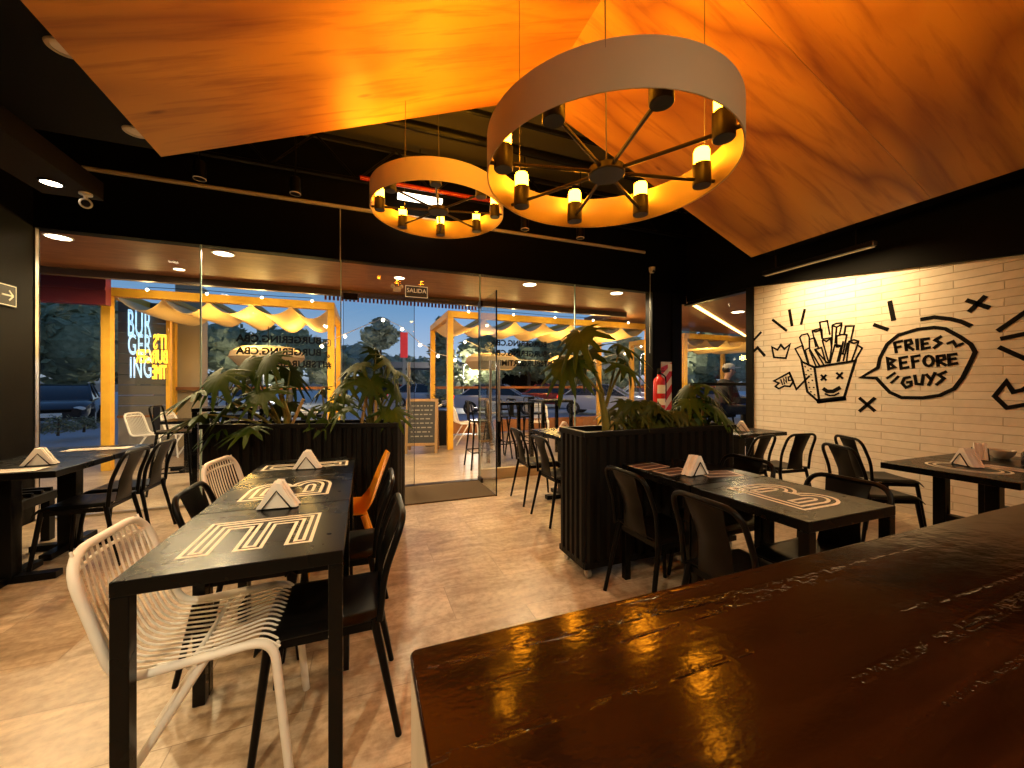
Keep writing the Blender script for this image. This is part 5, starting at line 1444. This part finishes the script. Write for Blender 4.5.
pcar(605, 18, 80, 'white', 'white car behind the low green plants')
pcar(650, 25, 100, 'silver', 'silver car near the black pier, far outside')
pcar(705, 21, 85, 'blue', 'blue car seen through the narrow side window')

# trees ----------------------------------------------------------------
def tree(u, d, h, r_, label, m='tree_leaf', n=1500, crown=.86, conic=False):
    x, y = gp(u, d); t = empty('tree', (x, y, -.14), label, 'tree', 'trees beyond the street')
    MB().tube([(0, 0, 0), (.1, 0, h * .4), (0, .1, h * .8)], [.2, .14, .05], 8).build('trunk', M['bark'], t, smooth=50)
    b = MB(); blobs = [(Vector((random.gauss(0, r_ * .4), random.gauss(0, r_ * .4), h * (1 - crown / 2) + random.gauss(0, h * crown * .18))), random.uniform(.35, .6) * r_) for _ in range(9)]
    if conic: blobs = [(Vector((random.gauss(0, .1), random.gauss(0, .1), h * (.2 + .75 * k / 10))), r_ * (1.05 - .9 * k / 10)) for k in range(11)]
    for k in range(n):
        c, rr_ = random.choice(blobs); q = Vector((random.gauss(0, 1), random.gauss(0, 1), random.gauss(0, 1))).normalized() * rr_ * random.uniform(.7, 1.02); q.z *= .8
        p = c + q; s_ = .028 * d ** .5 * random.uniform(.7, 1.6)
        a_ = Vector((random.gauss(0, 1), random.gauss(0, 1), random.gauss(0, .6))).normalized(); b_ = a_.cross(Vector((random.gauss(0, 1), random.gauss(0, 1), 1)).normalized())
        b.add([p - a_ * s_ * 1.6, p + b_ * s_, p + a_ * s_ * 1.6, p - b_ * s_], [(0, 1, 2, 3)])
    for c, rr_ in blobs:
        b.ball(c, rr_ * .86, 6, (1, 1, .8))
    b.build('foliage', M[m], t)
tree(60, 19, 7.4, 4.0, 'broad dark tree behind the car at the dark side wall', n=2600)
tree(-10, 22, 7, 3.4, 'dark tree at the corner of the dark side wall', n=1500)
tree(215, 27, 5.2, 3.2, 'dark tree behind the cream pillar')
tree(290, 27, 5.6, 3.2, 'dark tree behind the mirrored lettering')
tree(345, 33, 4.6, 3.0, 'grey-green tree behind the drooping plant', 'tree_leaf2')
tree(380, 30, 6.3, 1.5, 'narrow tall tree rising above the drooping plant', 'tree_leaf2', 1500, .5)
tree(405, 36, 4.4, 2.6, 'low grey-green tree near the red totem', 'tree_leaf2')
tree(443, 24, 5.6, 1.25, 'tall dark cypress at the front post of the pergola', conic=True)
tree(480, 27, 4.9, 2.5, 'dark tree in the pergola opening behind the chalkboard')
tree(528, 29, 5.1, 2.8, 'dark tree behind the outdoor bar table')
tree(575, 28, 4.9, 2.8, 'dark tree behind the tall leaning plant')
tree(622, 32, 5.4, 2.4, 'dark tree near the black pier')
tree(690, 26, 5.6, 3.0, 'dark tree at the pier edge of the side window')
tree(728, 30, 5.0, 3.0, 'dark tree in the middle of the side window')

for u, d, r_, lab in ((58, 9.5, .42, 'low dark shrub outside beyond the table by the dark wall'), (84, 10.2, .36, 'low dark shrub outside next to the pergola post')):
    x, y = gp(u, d); t = empty('shrub', (x, y, 0), lab, 'shrub', 'shrubs at the terrace edge'); b = MB()
    for k in range(420):
        q = Vector((random.gauss(0, 1), random.gauss(0, 1), random.gauss(0, 1))).normalized() * r_ * random.uniform(.5, 1); q.z = abs(q.z) * 1.1 + .08
        a_ = Vector((random.gauss(0, 1), random.gauss(0, 1), random.gauss(0, .6))).normalized(); b_ = a_.cross(Vector((.3, .2, 1)).normalized())
        b.add([q - a_ * .05, q + b_ * .03, q + a_ * .05, q - b_ * .03], [(0, 1, 2, 3)])
    b.build('foliage', M['tree_leaf'], t); MB().tube([(0, 0, 0), (.02, 0, r_)], [.03, .012], 7).build('stem', M['bark'], t)
# far canopy, totem, street lamps ---------------------------------------
x0, y0 = gp(405, 30); 
t = empty('station_canopy', (*gp(500, 30), -.14), 'long low grey canopy on columns across the street', 'canopy roof', rz=R(-12))
MB().box((-9, -2, 2.55), (9, 2, 2.95)).build('roof', M['building'], t)
for k in range(5): MB().box((-8 + 4 * k - .12, -.12, 0), (-8 + 4 * k + .12, .12, 2.549)).build('column', M['building'], t)
MB().box((-5.5, .5, 0), (5, 1.9, 2.3)).build('kiosk', M['black_wall'], t)
x, y = gp(404, 26)
t = empty('red_totem', (x, y, -.14), 'tall red totem sign rising behind the drooping plant', 'totem sign')
MB().box((-.1, -.1, 0), (.1, .1, 3.199)).build('post', M['building'], t)
MB().box((-.24, -.12, 3.2), (.24, .12, 4.9)).build('sign_panel', mat('red sign face', (.6, .03, .03), .4, emit=(1, .05, .05), es=.35), t, bevel=.02)
def street_lamp(u, d, h, label):
    x, y = gp(u, d); t = empty('street_lamp', (x, y, -.14), label, 'street lamp', 'street lamps far outside')
    MB().tube([(0, 0, 0), (0, 0, h - .3), (.1, 0, h), (.5, -.1, h + .1)], [.07, .05, .045, .035], 8).build('pole', M['building'], t, smooth=50)
    MB().ball((.6, -.12, h + .06), .16, 7, (1.4, .8, .5)).build('lamp_head', M['street_lamp'], t, smooth=50)
    point('street_lamp_glow', (x + .6, y - .12, h - .4), 550, (1, .88, .7), .15)
street_lamp(463, 25, 2.7, 'lit street lamp inside the pergola opening near the hanging shade')
street_lamp(505, 33, 3.3, 'lit street lamp behind the middle hanging shade')
street_lamp(700, 27, 3.0, 'lit street lamp seen in the side window')
street_lamp(263, 24, 3.0, 'lit street lamp behind the mirrored lettering')
street_lamp(640, 24, 3.3, 'lit street lamp next to the black pier')
# string lights
t = empty('string_light', (.45, 8.9, 2.95), 'string of small round bulbs hung across the gap between the pergolas', 'string light')
pts = [on_y(u, v, 8.9) - Vector((.45, 8.9, 2.95)) for u, v in ((322, 344), (345, 334), (383, 318), (402, 327), (420, 343), (438, 354), (455, 358))]
MB().tube(pts, .008, 5).build('cord', M['white_plastic'], t)
for p in pts: MB().ball(p - Vector((0, 0, .05)), .035, 6).build('bulb', M['bulb_small'], t, smooth=60)
t = empty('string_light', (4, 9.0, 2.2), 'string of small round bulbs sagging under the pergola beyond the door', 'string light')
pts = [on_y(u, v, 9.0) - Vector((4, 9.0, 2.2)) for u, v in ((465, 340), (490, 352), (520, 360), (560, 362), (600, 358), (625, 352), (641, 345))]
MB().tube(pts, .008, 5).build('cord', M['white_plastic'], t)
for p in pts: MB().ball(p - Vector((0, 0, .05)), .03, 6).build('bulb', M['bulb_small'], t, smooth=60)

for n_, xs, lab in ((0, (-2.9, -2.2, -1.5, -.8), 'added row of small warm bulbs brightening the pergola front by the neon sign'), (1, (1.8, 2.7, 3.6, 4.5, 5.4), 'added row of small warm bulbs brightening the pergola front beyond the door')):
    t = empty('string_light', (xs[0], 6.98, 2.66), lab, 'string light')  # bulb row added so its lights brighten the pergola front beams
    MB().tube([(q - xs[0], 0, .012 * (k % 2)) for k, q in enumerate(xs)], .005, 5).build('cord', M['black_metal'], t)
    for q in xs:
        MB().ball((q - xs[0], 0, -.035), .02, 6).build('bulb', M['bulb_small'], t, smooth=60)
        point('beam_fill_light', (q, 6.98, 2.56), 7.5, (1, .66, .22), .03)
# ------------------------------------------------------------------ added fill downlights behind the camera; track spot beams
fill_downlight(-.9, -.5, 2.72, 'added black fill downlight over the walkway behind the counter end', 200, (-.9, 1.2, 0), 110, (1, .80, .50))
fill_downlight(1.2, -1.3, 2.72, 'added black fill downlight over the serving side of the counter', 120, (1.2, .9, .8), 110, (1, .74, .46))
fill_downlight(3.2, -.6, 2.6, 'added black fill downlight over the counter near the brick wall', 95, (2.1, 1.3, .75), 70, (1, .74, .46))
for x, y, pw, tg in ((-1.41, 4.3, 70, (-1.2, 3.9, 0)), (-.64, 4.3, 70, (-.3, 3.9, 0)), (1.81, 4.3, 90, (1.0, 3.2, 0)), (2.58, 4.3, 80, (2.6, 3.5, 0))):
    spot('track_beam', (x, y, 3.14), tg, pw, WARM, R(80), .7, .04)

# ------------------------------------------------------------------ dusk sky
w = bpy.data.worlds.new('dusk'); scene.world = w; w.use_nodes = True
nt = w.node_tree; L = nt.links; bg = nt.nodes['Background']
tc = nt.nodes.new('ShaderNodeTexCoord'); sp_ = nt.nodes.new('ShaderNodeSeparateXYZ'); L.new(tc.outputs['Generated'], sp_.inputs[0])
r_ = ramp(nt, [(0, (.05, .06, .08)), (.02, (.42, .50, .62)), (.18, (.17, .33, .58)), (.5, (.07, .16, .36)), (1, (.03, .07, .18))])
L.new(sp_.outputs['Z'], r_.inputs[0]); L.new(r_.outputs[0], bg.inputs['Color']); bg.inputs['Strength'].default_value = 1.15

# ------------------------------------------------------------------ colour and sampling
vs_ = scene.view_settings; vs_.view_transform = 'Standard'; vs_.look = 'None'; vs_.gamma = 1; vs_.use_curve_mapping = False; vs_.exposure = 0.0
scene.cycles.use_denoising = True
scene.cycles.max_bounces = 8; scene.cycles.diffuse_bounces = 4; scene.cycles.glossy_bounces = 4; scene.cycles.transparent_max_bounces = 16
scene.cycles.caustics_reflective = False; scene.cycles.caustics_refractive = False
scene.cycles.sample_clamp_indirect = 6
